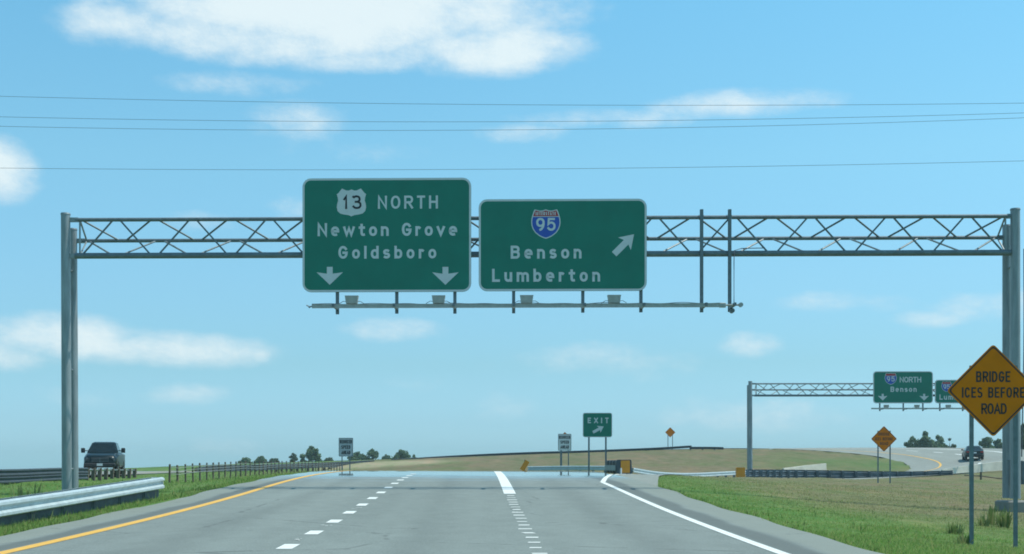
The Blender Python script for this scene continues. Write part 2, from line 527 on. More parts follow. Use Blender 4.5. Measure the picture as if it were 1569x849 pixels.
for a in range(0, 360, 20):
    for rr_, zz in ((420, -3.5), (1200, -9), (3200, -24)):
        ctrl.append((rr_ * math.sin(R(a)), 60 + rr_ * math.cos(R(a)), zz if rr_ > 500 or abs(a - 20) > 41 else -2.5))
CP = np.array(ctrl, float)


def rbf_setup():
    n = len(CP)
    d = np.sqrt(((CP[:, None, :2] - CP[None, :, :2]) ** 2).sum(-1))
    A = np.zeros((n + 3, n + 3))
    A[:n, :n] = d - np.eye(n) * .6
    A[:n, n] = 1; A[:n, n + 1:] = CP[:, :2]
    A[n, :n] = 1; A[n + 1:, :n] = CP[:, :2].T
    rhs = np.zeros(n + 3); rhs[:n] = CP[:, 2]
    return np.linalg.solve(A, rhs)


RW = rbf_setup()


def terr(X, Y):
    X = np.atleast_1d(np.asarray(X, float)); Y = np.atleast_1d(np.asarray(Y, float))
    out = np.empty(len(X))
    n = len(CP)
    for i in range(0, len(X), 20000):
        x, y = X[i:i + 20000], Y[i:i + 20000]
        d = np.sqrt((x[:, None] - CP[None, :, 0]) ** 2 + (y[:, None] - CP[None, :, 1]) ** 2)
        out[i:i + 20000] = d @ RW[:n] + RW[n] + RW[n + 1] * x + RW[n + 2] * y
    return out


def tz(x, y): return float(terr([x], [y])[0])


def road_dist(X, Y, pts, wid):
    """distance outside the road's edge (negative on the road)"""
    best = np.full(len(X), 1e9)
    for i, p in enumerate(pts):
        w_ = wid[i] if hasattr(wid, '__len__') else wid
        best = np.minimum(best, np.sqrt((X - p.x) ** 2 + (Y - p.y) ** 2) - w_)
    return best


def inside_roads(X, Y, margin=.0):
    xm = np.where(Y > 70, (Y - 70) ** 2 * -.004, 0)
    main = (X > -8.1 + xm + margin) & (X < 5.75 + xm - margin) & (Y < 150)
    rmp = road_dist(X, Y, ramp_c, ramp_w) < -margin
    opp = road_dist(X, Y, opp_c, HW_O) < -margin
    return main | rmp | opp


def axis(spec):
    out = []
    for a, b_, s_ in spec:
        out += list(np.arange(a, b_, s_))
    out.append(spec[-1][1])
    return np.array(out)


gx = axis([(-3000, -600, 300), (-600, -120, 40), (-120, -40, 4), (-40, -14, 1.0), (-14, 22, .5), (22, 64, 1.0), (64, 140, 4), (140, 620, 40), (620, 3000, 340)])
gy = axis([(-300, -40, 20), (-40, 10, 4), (10, 80, .6), (80, 215, 1.2), (215, 330, 6), (330, 900, 40), (900, 3200, 230)])
GX, GY = np.meshgrid(gx, gy)
gxf, gyf = GX.ravel(), GY.ravel()
gz = terr(gxf, gyf)
near = (np.abs(gxf) < 130) & (gyf < 260)
bump = .012 * np.sin(gxf * 1.7 + 1.3 * np.sin(gyf * .9)) * np.sin(gyf * 1.1 + .7 * np.sin(gxf * 1.3)) + .008 * rng.normal(size=len(gxf))
inr0 = inside_roads(gxf, gyf, -.9)
gz = gz + np.where(near & ~inr0, bump, 0)
ins = inside_roads(gxf, gyf, .25)
gz = np.where(ins, gz - .16, gz)
nx = len(gx)
g = MB()
g.v = list(zip(gxf.tolist(), gyf.tolist(), gz.tolist()))
for j in range(len(gy) - 1):
    for i in range(nx - 1):
        a = j * nx + i
        g.f.append((a, a + 1, a + 1 + nx, a + nx))

m, t, b = new_mat('verge_ground')
geo = nod(t, 'ShaderNodeNewGeometry')
sx = nod(t, 'ShaderNodeSeparateXYZ'); t.links.new(geo.outputs['Position'], sx.inputs[0])
n1 = noise_fac(t, .12, 5)
n2 = noise_fac(t, .9, 6)
n3 = noise_fac(t, 5, 5)
n4 = noise_fac(t, .34, 7, vec_scale=(1, .3, 1), rough=.72)
green = ramp(t, n2, [(.25, (.07, .15, .035)), (.5, (.10, .19, .048)), (.75, (.17, .22, .08))])
tan = ramp(t, n2, [(.25, (.13, .115, .062)), (.5, (.175, .155, .09)), (.75, (.225, .195, .125))])
# the embankment beyond the ramp is drier than the mown verge near the road
far = nod(t, 'ShaderNodeMapRange', interpolation_type='SMOOTHSTEP'); t.links.new(sx.outputs[1], far.inputs[0]); far.inputs[1].default_value = 60; far.inputs[2].default_value = 118
flx = nod(t, 'ShaderNodeMapRange', interpolation_type='SMOOTHSTEP'); t.links.new(sx.outputs[0], flx.inputs[0]); flx.inputs[1].default_value = -24; flx.inputs[2].default_value = -8
far_ = nod(t, 'ShaderNodeMath', operation='MULTIPLY'); t.links.new(far.outputs[0], far_.inputs[0]); t.links.new(flx.outputs[0], far_.inputs[1]); far = far_
fx = nod(t, 'ShaderNodeMapRange', interpolation_type='SMOOTHSTEP'); t.links.new(sx.outputs[0], fx.inputs[0]); fx.inputs[1].default_value = 6.8; fx.inputs[2].default_value = 12
f0 = nod(t, 'ShaderNodeMath', operation='MAXIMUM'); t.links.new(far.outputs[0], f0.inputs[0])
fd = nod(t, 'ShaderNodeMapRange', interpolation_type='SMOOTHSTEP'); t.links.new(sx.outputs[1], fd.inputs[0]); fd.inputs[1].default_value = 27; fd.inputs[2].default_value = 40; fd.inputs[4].default_value = .85
fxm = nod(t, 'ShaderNodeMath', operation='MULTIPLY'); t.links.new(fx.outputs[0], fxm.inputs[0]); t.links.new(fd.outputs[0], fxm.inputs[1])
t.links.new(fxm.outputs[0], f0.inputs[1])
nn = nod(t, 'ShaderNodeMath', operation='MULTIPLY_ADD'); t.links.new(n1, nn.inputs[0]); nn.inputs[1].default_value = 1.5; nn.inputs[2].default_value = -.75
fs = nod(t, 'ShaderNodeMath', operation='ADD'); fs.use_clamp = True; t.links.new(f0.outputs[0], fs.inputs[0]); t.links.new(nn.outputs[0], fs.inputs[1])
gc = mixc(t, fs.outputs[0], green, tan)
dv = nod(t, 'ShaderNodeVectorMath', operation='DISTANCE'); t.links.new(geo.outputs['Position'], dv.inputs[0]); dv.inputs[1].default_value = (-12, 168, 1)
da = nod(t, 'ShaderNodeMath', operation='MULTIPLY_ADD'); t.links.new(n2, da.inputs[0]); da.inputs[1].default_value = 10; t.links.new(dv.outputs['Value'], da.inputs[2])
sm = nod(t, 'ShaderNodeMapRange', interpolation_type='SMOOTHSTEP'); t.links.new(da.outputs[0], sm.inputs[0]); sm.inputs[1].default_value = 9; sm.inputs[2].default_value = 17; sm.inputs[3].default_value = .85; sm.inputs[4].default_value = 0
gc = mixc(t, sm.outputs[0], gc, (.36, .32, .21))
dv2 = nod(t, 'ShaderNodeVectorMath', operation='DISTANCE'); t.links.new(geo.outputs['Position'], dv2.inputs[0]); dv2.inputs[1].default_value = (44, 140, 2)
da2 = nod(t, 'ShaderNodeMath', operation='MULTIPLY_ADD'); t.links.new(n1, da2.inputs[0]); da2.inputs[1].default_value = 22; t.links.new(dv2.outputs['Value'], da2.inputs[2])
sm2 = nod(t, 'ShaderNodeMapRange', interpolation_type='SMOOTHSTEP'); t.links.new(da2.outputs[0], sm2.inputs[0]); sm2.inputs[1].default_value = 12; sm2.inputs[2].default_value = 34; sm2.inputs[3].default_value = .75; sm2.inputs[4].default_value = 0
gc = mixc(t, sm2.outputs[0], gc, (.10, .17, .055))
gc = mixc(t, .85, gc, ramp(t, n4, [(.34, (.62, .80, .60)), (.46, (.93, 1, .88)), (.54, (1.06, 1, 1)), (.66, (1.38, 1.12, 1.08))]), 'MULTIPLY')
gc = mixc(t, .5, gc, ramp(t, n3, [(.3, (.6, .6, .6)), (.7, (1.3, 1.3, 1.3))]), 'MULTIPLY')
t.links.new(gc, b.inputs['Base Color'])
b.inputs['Roughness'].default_value = .95
b.inputs['Specular IOR Level'].default_value = .1
bp = nod(t, 'ShaderNodeBump'); bp.inputs['Strength'].default_value = .35; bp.inputs['Distance'].default_value = .08
t.links.new(n3, bp.inputs['Height']); t.links.new(bp.outputs[0], b.inputs['Normal'])
M['ground'] = m
struct(g.build('ground', M['ground'], smooth=True))

# ------------------------------------------------------------------ roads and markings


def sheet(name, rows, mat, parent=None):
    mb = MB()
    n = len(rows[0])
    mb.v = [tuple(p) for r in rows for p in r]
    for i in range(len(rows) - 1):
        for j in range(n - 1):
            a = i * n + j
            mb.f.append((a, a + 1, a + 1 + n, a + n))
    return mb.build(name, mat, parent, smooth=True)


rows = []
for d in np.arange(-30, 150, .5):
    e0 = .10 * math.sin(d * .9) * math.sin(d * .37)
    e1 = .10 * math.sin(d * .8 + 1) * math.sin(d * .31 + 2)
    xs = [-8.05 + e0] + list(np.linspace(-7.6, 5.3, 14)) + [5.75 + e1 * (d < 44)]
    rows.append([(x + xo(d), d, zr(d) + .004 - .012 * max(0, x - 4.3)) for x in xs])
road = struct(sheet('road', rows, M['asphalt']))


def line_on_main(name, pts, w, mat, parent, lift=.010, step=.5):
    """pts: (x, d) polyline on the carriageway"""
    d0, d1 = pts[0][1], pts[-1][1]
    n = max(1, int(round((d1 - d0) / step)))
    rr = []
    for k in range(n + 1):
        d = d0 + (d1 - d0) * k / n
        x = float(np.interp(d, [p[1] for p in pts], [p[0] for p in pts])) + xo(d)
        rr.append([(x - w / 2, d, zr(d) + lift), (x + w / 2, d, zr(d) + lift)])
    return sheet(name, rr, mat, parent)


line_on_main('yellow_edge_line', [(-6.7, 8), (-6.70, 38), (-6.9, 55), (-7.05, 110)], .22, M['paint_yellow'], road)
line_on_main('white_edge_line', [(4.23, 8), (4.23, 46.6)], .17, M['paint_white'], road)
line_on_main('wide_lane_line', [(.86, 38.2), (.86, 66)], .34, M['paint_white'], road)
for k in range(8):
    d = 13.2 + k * 3.13
for (d, ln) in [(16.4, .95), (19.6, .95), (22.75, .95), (26.0, .95), (29.1, .95), (32.3, .95), (35.4, .95), (38.5, .95), (41.6, .95), (44.8, .95), (48.0, .95), (51, .95), (54.2, .95), (57.4, .95)]:
    line_on_main('lane_dash', [(-2.86, d), (-2.86, d + ln)], .24, M['paint_white'], road)
for k in range(19):
    d = 17.6 + k * 1.08
    line_on_main('lane_dash', [(.84 + random.uniform(-.03, .03), d), (.84 + random.uniform(-.03, .03), d + random.uniform(.16, .26))], .22 + random.uniform(-.05, .04), M['paint_white'], road, step=.3)
speck = MB()
for (cx, cd, n) in [(-2.86, 21.6, 5), (-2.86, 31.2, 7), (-2.86, 25, 3), (.84, 30, 4), (-2.86, 46, 3)]:
    for k in range(n):
        x = cx + random.uniform(-.1, .1); d = cd + random.uniform(-.35, .35); s_ = random.uniform(.015, .035)
        speck.add([(x - s_, d - s_ * 2, zr(d) + .011), (x + s_, d - s_ * 2, zr(d) + .011), (x + s_ * .6, d + s_ * 2, zr(d) + .011), (x - s_, d + s_, zr(d) + .011)], [(0, 1, 2, 3)])
setp(speck.build('paint_flakes', M['paint_white'], road), kind='stuff')
def follow(pts, i0, i1, offs, lift, wob=0.0):
    rows = []
    for i in range(i0, i1):
        s_ = side(pts, i)
        offs_ = offs(i) if callable(offs) else offs
        rows.append([pts[i] + s_ * (o_ + (wob * math.sin(i * .7 + o_) if abs(o_) > 4 else 0)) + Vector((0, 0, lift + (ramp_b[i] * o_ if pts is ramp_c else 0))) for o_ in offs_])
    return rows


ramp_road = struct(sheet('ramp_road', follow(ramp_c, 0, len(ramp_c), lambda i: np.linspace(-ramp_w[i], ramp_w[i], 9), -.004, .06), M['asphalt_ramp']))
NRC = len(ramp_c)
i_at = lambda dist: min(range(NRC), key=lambda i: abs(i - dist))
sheet('yellow_edge_line', follow(ramp_c, 70, NRC, lambda i: (-ramp_w[i] * .56, -ramp_w[i] * .56 + .2), .008), M['paint_yellow'], ramp_road)
sheet('white_edge_line', follow(ramp_c, 70, NRC, lambda i: (ramp_w[i] * .56, ramp_w[i] * .56 + .32), .008), M['paint_white'], ramp_road)
i = 84
while i < NRC - 10:
    sheet('lane_dash', follow(ramp_c, i, i + 3, (.1, .38), .008), M['paint_white'], ramp_road)
    i += 5
# entrance lane's second white line beside the barrier
i117 = min(range(NRC), key=lambda i: (ramp_c[i] - Vector((40, 119, .6))).length)
rr = []
for k in range(0, 17):
    i = i117 + k
    s_ = side(ramp_c, i)
    o_ = 3.3 + .075 * k if k < 12 else 4.2
    rr.append([ramp_c[i] + s_ * (2.9 + .10 * k) + Vector((0, 0, .010 + ramp_b[i] * (2.9 + .1 * k))), ramp_c[i] + s_ * (3.2 + .10 * k) + Vector((0, 0, .010 + ramp_b[i] * (3.2 + .1 * k)))])
sheet('white_edge_line', rr, M['paint_white'], ramp_road)
# edge line of the exit lane, swinging right from the end of the straight edge line, and the gore stripes
def gore_line(pts, w, parent):
    rr = []
    C_ = catmull([(x, d, zr(d)) for x, d in pts], .8)
    for i_, p in enumerate(C_):
        s_ = side(C_, i_)
        j_ = min(range(NRC), key=lambda j: (ramp_c[j].x - p.x) ** 2 + (ramp_c[j].y - p.y) ** 2)
        z = max(ramp_c[j_].z, zr(p.y) - .012 * max(0, p.x - 4.3) if p.x < 5.75 else -9)
        rr.append([p.xy.to_3d() - s_ * w / 2 + Vector((0, 0, z + .013)), p.xy.to_3d() + s_ * w / 2 + Vector((0, 0, z + .013))])
    return sheet('exit_edge_line', rr, M['paint_white'], parent)
gore_line([(4.25, 46.4), (4.9, 52), (6.0, 60), (7.4, 68), (9.2, 76)], .18, road)

opp_road = struct(sheet('opposite_road', follow(opp_c, 0, len(opp_c), np.linspace(-HW_O, HW_O, 9), .0), M['asphalt_ramp']))
sheet('yellow_edge_line', follow(opp_c, 0, len(opp_c), (3.7, 3.88), .01), M['paint_yellow'], opp_road)

# ------------------------------------------------------------------ guard rails


def resample(pts, step):
    pts = [Vector(p) for p in pts]
    out, carry = [pts[0].copy()], 0.0
    for a, b_ in zip(pts, pts[1:]):
        L_ = (b_ - a).length
        s_ = step - carry
        while s_ <= L_:
            out.append(a.lerp(b_, s_ / L_)); s_ += step
        carry = L_ - (s_ - step)
    return out


WPROF = [(.012, .155), (.030, .150), (.082, .125), (.085, .075), (.010, .022), (.010, -.022), (.085, -.075), (.082, -.125), (.030, -.150), (.012, -.155)]


def beam_mesh(pts, sgn, zc, off, mat, parent, name='w_beam'):
    mb = MB()
    rings = []
    for i, p in enumerate(pts):
        s_ = side(pts, i) * sgn
        front = [p + s_ * (off + o_) + Vector((0, 0, zc + z_)) for o_, z_ in WPROF]
        back = [p + s_ * (off + o_ - .014) + Vector((0, 0, zc + z_)) for o_, z_ in reversed(WPROF)]
        rings.append(front + back)
    mb.loft(rings)
    return mb.build(name, mat, parent, smooth=False)


def guard_rail(name, pts, sgn, label, zc=.56, post='steel', pitch=1.9, mat=None, double=False, group=None, rub=False):
    """pts on the ground along the rail; sgn = +1 puts the beam on the right of the direction of travel"""
    P = [Vector(p) for p in pts]
    root = empty(name, P[0], label, 'guardrail', group=group or 'guardrails along the roads')
    loc = [p - P[0] for p in catmull(P, 1.0)]
    mat = mat or M['rail']
    beam_mesh(loc, sgn, zc, .12, mat, root)
    if double: beam_mesh(loc, -sgn, zc, .12, mat, root)
    base = None
    rp = resample(loc, pitch)
    for i, p in enumerate(rp):
        s_ = side(rp, i)
        ang = math.atan2(s_.y, s_.x)
        if base is None:
            mb = MB()
            if post == 'wood':
                mb.bbox((0, 0, (zc + .12) / 2 - .25), (.20, .16, zc + .12 + .5), .015)
            else:
                h = zc + .10 + .5
                mb.box((0, -.0495, h / 2 - .5), (.15, .009, h)); mb.box((0, .0495, h / 2 - .5), (.15, .009, h)); mb.box((0, 0, h / 2 - .5), (.012, .088, h))
            o = mb.build('post', M['wood'] if post == 'wood' else M['galv_dark'], root)
            base = o
            bl = MB().bbox((.086 * sgn, 0, zc), (.07, .13, .30), .01)
            bo = bl.build('blockout', M['wood'] if post == 'wood' else M['galv_dark'], o)
            blk = bo
        else:
            o = base.copy(); COL.objects.link(o); o.parent = root
            c = blk.copy(); COL.objects.link(c); c.parent = o
        o.location = p
        o.rotation_euler = (0, 0, ang)
    if rub:
        mb = MB(); rings = []
        for i, p in enumerate(loc):
            s_ = side(loc, i) * sgn
            rings.append([p + s_ * o_ + Vector((0, 0, z_)) for o_, z_ in ((.02, -.1), (.05, -.1), (.05, .225), (.02, .225))])
        mb.loft(rings); mb.build('rub_rail', M['rail_dark'], root)
    return root, loc


def gpts(lst, dz=0.0): return [Vector((x, y, tz(x, y) + dz)) for x, y in lst]


near_pts = [Vector((-8.95, 13, .06)), Vector((-8.95, 19, .16)), Vector((-8.9, 25, .29)), Vector((-8.72, 30, .43)), Vector((-8.45, 35.2, .60))]
nr, nl = guard_rail('guard_rail', near_pts, 1, 'bright galvanised guardrail beside the yellow line, running to the foot of the gantry post', zc=.365, double=True, rub=True)
# rounded end shoe of that rail
mb = MB(); e = nl[-1]; rings = []
for k in range(7):
    a = R(-10 + 30 * k)
    rings.append([e + Vector((.16 * math.cos(a), 0.02 + .16 * math.sin(a), .365 + z_)) for z_ in (-.15, .15)])
mb.loft(rings, False, False, closed=False)
mb.build('end_shoe', M['rail'], nr)

FAR_L = True
far_l = [Vector((-20.6, 48, tz(-20.6, 48))), Vector((-20.6, 57, .52)), Vector((-20.7, 66, .55)), Vector((-20.9, 73, .53)), Vector((-21.0, 82, .46))]
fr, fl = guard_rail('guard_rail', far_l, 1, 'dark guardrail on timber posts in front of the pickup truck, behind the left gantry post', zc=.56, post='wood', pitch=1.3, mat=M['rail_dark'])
nfl = int(len(fl) * .70)
for ch in list(fr.children):
    if ch.name.startswith('w_beam'): bpy.data.objects.remove(ch)
beam_mesh(fl[:nfl], 1, .56, .12, M['rail_dark'], fr)
beam_mesh(fl[:nfl], 1, .25, .12, M['rail_dark'], fr)
mb = MB(); mb.path([p + Vector((.0, 0, .60)) for p in fl[nfl - 2:]], .035, 6); mb.build('end_cable', M['galv'], fr)

hill_px = [(300, 716, 112), (335, 713, 125), (440, 710.5, 150), (520, 707.5, 168), (600, 703.5, 182), (700, 697.5, 188), (800, 693, 187), (900, 690, 184), (1000, 686, 179), (1060, 682.5, 175)]
hp = [PT(*q) - Vector((0, 0, .72)) for q in hill_px[4:]]
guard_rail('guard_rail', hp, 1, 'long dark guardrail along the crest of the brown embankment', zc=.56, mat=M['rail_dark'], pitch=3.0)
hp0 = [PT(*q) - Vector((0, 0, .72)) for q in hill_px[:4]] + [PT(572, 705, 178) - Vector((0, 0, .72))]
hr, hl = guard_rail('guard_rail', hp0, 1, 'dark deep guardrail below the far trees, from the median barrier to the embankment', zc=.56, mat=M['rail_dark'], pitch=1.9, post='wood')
beam_mesh(hl, 1, .25, .12, M['rail_dark'], hr)
hp2 = [PT(*q) - Vector((0, 0, .72)) for q in [(1058, 684.5, 171), (1085, 684.5, 169), (1110, 685, 167)]]
guard_rail('guard_rail', hp2, 1, 'short guardrail piece ending at the right end of the embankment crest', zc=.56, mat=M['rail_dark'])
gore_pts = [PT(955, 712.5, 83) - Vector((0, 0, .75)), PT(925, 713, 87) - Vector((0, 0, .75)), PT(870, 713, 92) - Vector((0, 0, .75)), PT(812, 714, 98) - Vector((0, 0, .75))]
guard_rail('guard_rail', gore_pts, -1, 'short galvanised guardrail in the gore under the EXIT sign', zc=.56)
rl = [PT(967, 716, 87) - Vector((0, 0, .75)), PT(1010, 722.5, 91) - Vector((0, 0, .75)), PT(1060, 724, 97) - Vector((0, 0, .75)), PT(1130, 721, 106) - Vector((0, 0, .75)), PT(1200, 719, 116) - Vector((0, 0, .75))]
guard_rail('guard_rail', rl, 1, 'pale guardrail along the far side of the exit ramp below the brown bank', zc=.56)
rd = [PT(1146, 718.5, 98) - Vector((0, 0, .78)), PT(1165, 718.5, 100) - Vector((0, 0, .78)), PT(1230, 719, 106) - Vector((0, 0, .78)), PT(1330, 721, 109) - Vector((0, 0, .78)), PT(1400, 721.5, 110) - Vector((0, 0, .78)), PT(1462, 720, 111) - Vector((0, 0, .78))]
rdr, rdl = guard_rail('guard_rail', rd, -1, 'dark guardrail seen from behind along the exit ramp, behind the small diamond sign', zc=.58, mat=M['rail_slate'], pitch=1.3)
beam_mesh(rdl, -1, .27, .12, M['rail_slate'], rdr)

# cable barrier in the median: timber-coloured posts and three cables
cb = []
for k in range(40):
    d = 55.5 + k * 1.62
    x = -12.9 + .25 * math.sin(d * .05) + max(0, d - 90) * .03
    cb.append(Vector((x, d, tz(x, d))))
root = empty('cable_barrier', cb[0], 'post-and-cable median barrier running away beyond the end of the near guardrail', 'barrier')
for hh in (.45, .58, .72):
    mb = MB(); mb.path([p - cb[0] + Vector((.05, 0, hh)) for p in cb], .012, 5); mb.build('cable', M['alu'], root)
pb = None
for k, p in enumerate(cb):
    if pb is None:
        mb = MB(); mb.bbox((0, 0, .15), (.07, .10, 1.4), .012); pb = mb.build('post', M['wood'], root)
        o = pb
    else:
        o = pb.copy(); COL.objects.link(o); o.parent = root
    o.location = p - cb[0]
    o.rotation_euler = (random.uniform(-.03, .03), random.uniform(-.03, .03), random.uniform(-.2, .2))

# ------------------------------------------------------------------ lettering: a stroke alphabet in the manner of road-sign lettering


def arc(cx, cy, rx, ry, a0, a1, n=14):
    return [(cx + rx * math.cos(R(a0 + (a1 - a0) * k / n)), cy + ry * math.sin(R(a0 + (a1 - a0) * k / n))) for k in range(n + 1)]


def sup(cx, cy, rx, ry, a0, a1, n=20, e=2.2):
    o = []
    for k in range(n + 1):
        a = R(a0 + (a1 - a0) * k / n); c, s_ = math.cos(a), math.sin(a)
        o.append((cx + rx * math.copysign(abs(c) ** (2 / e), c), cy + ry * math.copysign(abs(s_) ** (2 / e), s_)))
    return o


X0 = .68
GL = {
    'A': (.82, [[(0, 0), (.5, 1), (1, 0)], [(.17, .32), (.83, .32)]]),
    'B': (.70, [[(0, 0), (0, 1)] , [(0, 1), (.6, 1)] + sup(.6, .765, .36, .235, 90, -90) + [(0, .53)], [(0, .53), (.62, .53)] + sup(.62, .265, .38, .265, 90, -90) + [(0, 0)]]),
    'C': (.72, [sup(.5, .5, .5, .5, 42, 318, 26)]),
    'D': (.72, [[(0, 0), (0, 1), (.4, 1)] + sup(.4, .5, .6, .5, 90, -90) + [(0, 0)]]),
    'E': (.62, [[(1, 1), (0, 1), (0, 0), (1, 0)], [(0, .52), (.85, .52)]]),
    'F': (.60, [[(1, 1), (0, 1), (0, 0)], [(0, .52), (.85, .52)]]),
    'G': (.74, [sup(.5, .5, .5, .5, 40, 345, 26) + [(1, .46), (.58, .46)]]),
    'H': (.72, [[(0, 0), (0, 1)], [(1, 0), (1, 1)], [(0, .52), (1, .52)]]),
    'I': (.18, [[(.5, 0), (.5, 1)]]),
    'L': (.60, [[(0, 1), (0, 0), (1, 0)]]),
    'N': (.74, [[(0, 0), (0, 1), (1, 0), (1, 1)]]),
    'O': (.76, [sup(.5, .5, .5, .5, 90, 450, 32)]),
    'P': (.68, [[(0, 0), (0, 1), (.6, 1)] + sup(.6, .74, .4, .26, 90, -90) + [(0, .48)]]),
    'R': (.72, [[(0, 0), (0, 1), (.6, 1)] + sup(.6, .74, .4, .26, 90, -90) + [(0, .48)], [(.5, .48), (1, 0)]]),
    'S': (.70, [sup(.5, .755, .47, .245, 45, 270, 18) + sup(.5, .255, .5, .255, 90, -135, 18)]),
    'T': (.66, [[(0, 1), (1, 1)], [(.5, 0), (.5, 1)]]),
    'U': (.72, [[(0, 1), (0, .35)] + sup(.5, .36, .5, .36, 180, 360) + [(1, 1)]]),
    'X': (.76, [[(0, 0), (1, 1)], [(0, 1), (1, 0)]]),
    'b': (.62, [[(0, 0), (0, 1)], sup(.5, X0 / 2, .5, X0 / 2, 90, 450, 28)]),
    'd': (.62, [[(1, 0), (1, 1)], sup(.5, X0 / 2, .5, X0 / 2, 90, 450, 28)]),
    'e': (.64, [[(.04, X0 * .50), (1, X0 * .50)] + sup(.5, X0 / 2, .5, X0 / 2, 4, 285, 28)]),
    'l': (.18, [[(.5, 0), (.5, 1)]]),
    'm': (.94, [[(0, 0), (0, X0)], [(0, X0 * .66)] + sup(.25, X0 * .62, .25, X0 * .38, 180, 0) + [(.5, 0)], [(.5, X0 * .66)] + sup(.75, X0 * .62, .25, X0 * .38, 180, 0) + [(1, 0)]]),
    'n': (.60, [[(0, 0), (0, X0)], [(0, X0 * .6)] + sup(.5, X0 * .58, .5, X0 * .42, 180, 0) + [(1, 0)]]),
    'o': (.62, [sup(.5, X0 / 2, .5, X0 / 2, 90, 450, 28)]),
    'r': (.42, [[(0, 0), (0, X0)], [(0, X0 * .5)] + sup(.62, X0 * .55, .62, X0 * .45, 180, 62)]),
    's': (.56, [sup(.5, X0 * .755, .47, X0 * .245, 52, 270, 16) + sup(.5, X0 * .255, .5, X0 * .255, 90, -128, 16)]),
    't': (.50, [[(.42, .92), (.42, X0 * .3)] + sup(.82, X0 * .3, .4, X0 * .3, 180, 285, 8), [(0, X0), (.95, X0)]]),
    'u': (.60, [[(1, 0), (1, X0)], [(0, X0), (0, X0 * .4)] + sup(.5, X0 * .42, .5, X0 * .42, 180, 360)]),
    'v': (.64, [[(0, X0), (.5, 0), (1, X0)]]),
    'w': (.90, [[(0, X0), (.25, 0), (.5, X0 * .9), (.75, 0), (1, X0)]]),
    '1': (.32, [[(0, .76), (.72, 1), (.72, 0)]]),
    '3': (.66, [[(.03, .96), (.08, 1)][:1] + sup(.46, .765, .42, .235, 140, -90, 20) + [(.36, .53)], [(.36, .53)] + sup(.5, .265, .5, .265, 90, -150, 20)]),
    '5': (.66, [[(.9, 1), (.12, 1), (.06, .54)] + sup(.48, .33, .52, .33, 120, -145, 22)]),
    '9': (.66, [sup(.5, .68, .5, .32, 0, 360, 26), [(1, .68)] + [(1, .5), (.9, .25), (.66, .05), (.5, 0)]]),
}


def ribbon(mb, pts, s_, y):
    """flat band of width s_ along pts in the x-z plane at depth y, with mitred corners"""
    P = [Vector(p) for p in pts]
    Q = [P[0]]
    for p in P[1:]:
        if (p - Q[-1]).length > 1e-4: Q.append(p)
    P = Q
    closed = (P[0] - P[-1]).length < s_ * .2
    if closed: P = P[:-1]
    n = len(P)
    left, right = [], []
    for i in range(n):
        a = P[(i - 1) % n] if (closed or i > 0) else None
        c = P[(i + 1) % n] if (closed or i < n - 1) else None
        d1 = (P[i] - a).normalized() if a is not None else None
        d2 = (c - P[i]).normalized() if c is not None else None
        if d1 is None: d1 = d2
        if d2 is None: d2 = d1
        n1 = Vector((-d1.y, d1.x)); n2 = Vector((-d2.y, d2.x))
        mm = n1 + n2
        if mm.length < .2: mm = n1
        mm.normalize()
        k = 1 / max(.42, mm.dot(n1))
        left.append(P[i] + mm * k * s_ / 2); right.append(P[i] - mm * k * s_ / 2)
    vs = [(p.x, y, p.y) for p in left] + [(p.x, y, p.y) for p in right]
    fs = []
    for i in range(n if closed else n - 1):
        j = (i + 1) % n
        fs.append((n + i, n + j, j, i))
    mb.add(vs, fs)


def lettering(mb, text, x0, x1, z0, H, y, sw=.17, aspect=1.0, space=None):
    """writes text between x0 and x1 with base line z0 and cap height H; letter gaps are opened to fill the width"""
    s_ = sw * H
    ws = [(.42 if c == ' ' else GL[c][0]) * H * aspect for c in text]
    gap = (x1 - x0 - sum(ws)) / max(1, len(text) - 1)
    x = x0
    lay = 0
    for c, w in zip(text, ws):
        if c != ' ':
            for st in GL[c][1]:
                pts = [(x + s_ / 2 + u * max(w - s_, 1e-6) if w > s_ * 1.2 else x + w / 2, z0 + s_ / 2 + v * (H - s_)) for u, v in st]
                a_, b_ = Vector(pts[0]), Vector(pts[-1])
                if (a_ - b_).length > s_ * .2:          # square ends
                    pts[0] = tuple(a_ + (a_ - Vector(pts[1])).normalized() * s_ / 2)
                    pts[-1] = tuple(b_ + (b_ - Vector(pts[-2])).normalized() * s_ / 2)
                ribbon(mb, pts, s_, y - .0006 * (lay % 4)); lay += 1
        x += w + gap


def flat_poly(mb, pts, y):
    from mathutils.geometry import tessellate_polygon
    tri = tessellate_polygon([[Vector((p[0], p[1], 0)) for p in pts]])
    vs = [(p[0], y, p[1]) for p in pts]
    fs = []
    for a, b_, c in tri:
        pa, pb_, pc = pts[a], pts[b_], pts[c]
        cr = (pb_[0] - pa[0]) * (pc[1] - pa[1]) - (pb_[1] - pa[1]) * (pc[0] - pa[0])
        fs.append((a, b_, c) if cr > 0 else (a, c, b_))
    mb.add(vs, fs)


def rrect(x0, z0, x1, z1, r, n=6):
    pts = []
    for (cx, cz, a0) in ((x1 - r, z1 - r, 0), (x0 + r, z1 - r, 90), (x0 + r, z0 + r, 180), (x1 - r, z0 + r, 270)):
        pts += arc(cx, cz, r, r, a0, a0 + 90, n)
    return pts


def plate(mb, pts, y0, y1):
    mb.loft([[Vector((p[0], y0, p[1])) for p in pts], [Vector((p[0], y1, p[1])) for p in pts]])


def ring(mb, outer, inner, y):
    n = len(outer)
    vs = [(p[0], y, p[1]) for p in outer] + [(p[0], y, p[1]) for p in inner]
    mb.add(vs, [(i, (i + 1) % n, n + (i + 1) % n, n + i) for i in range(n)])


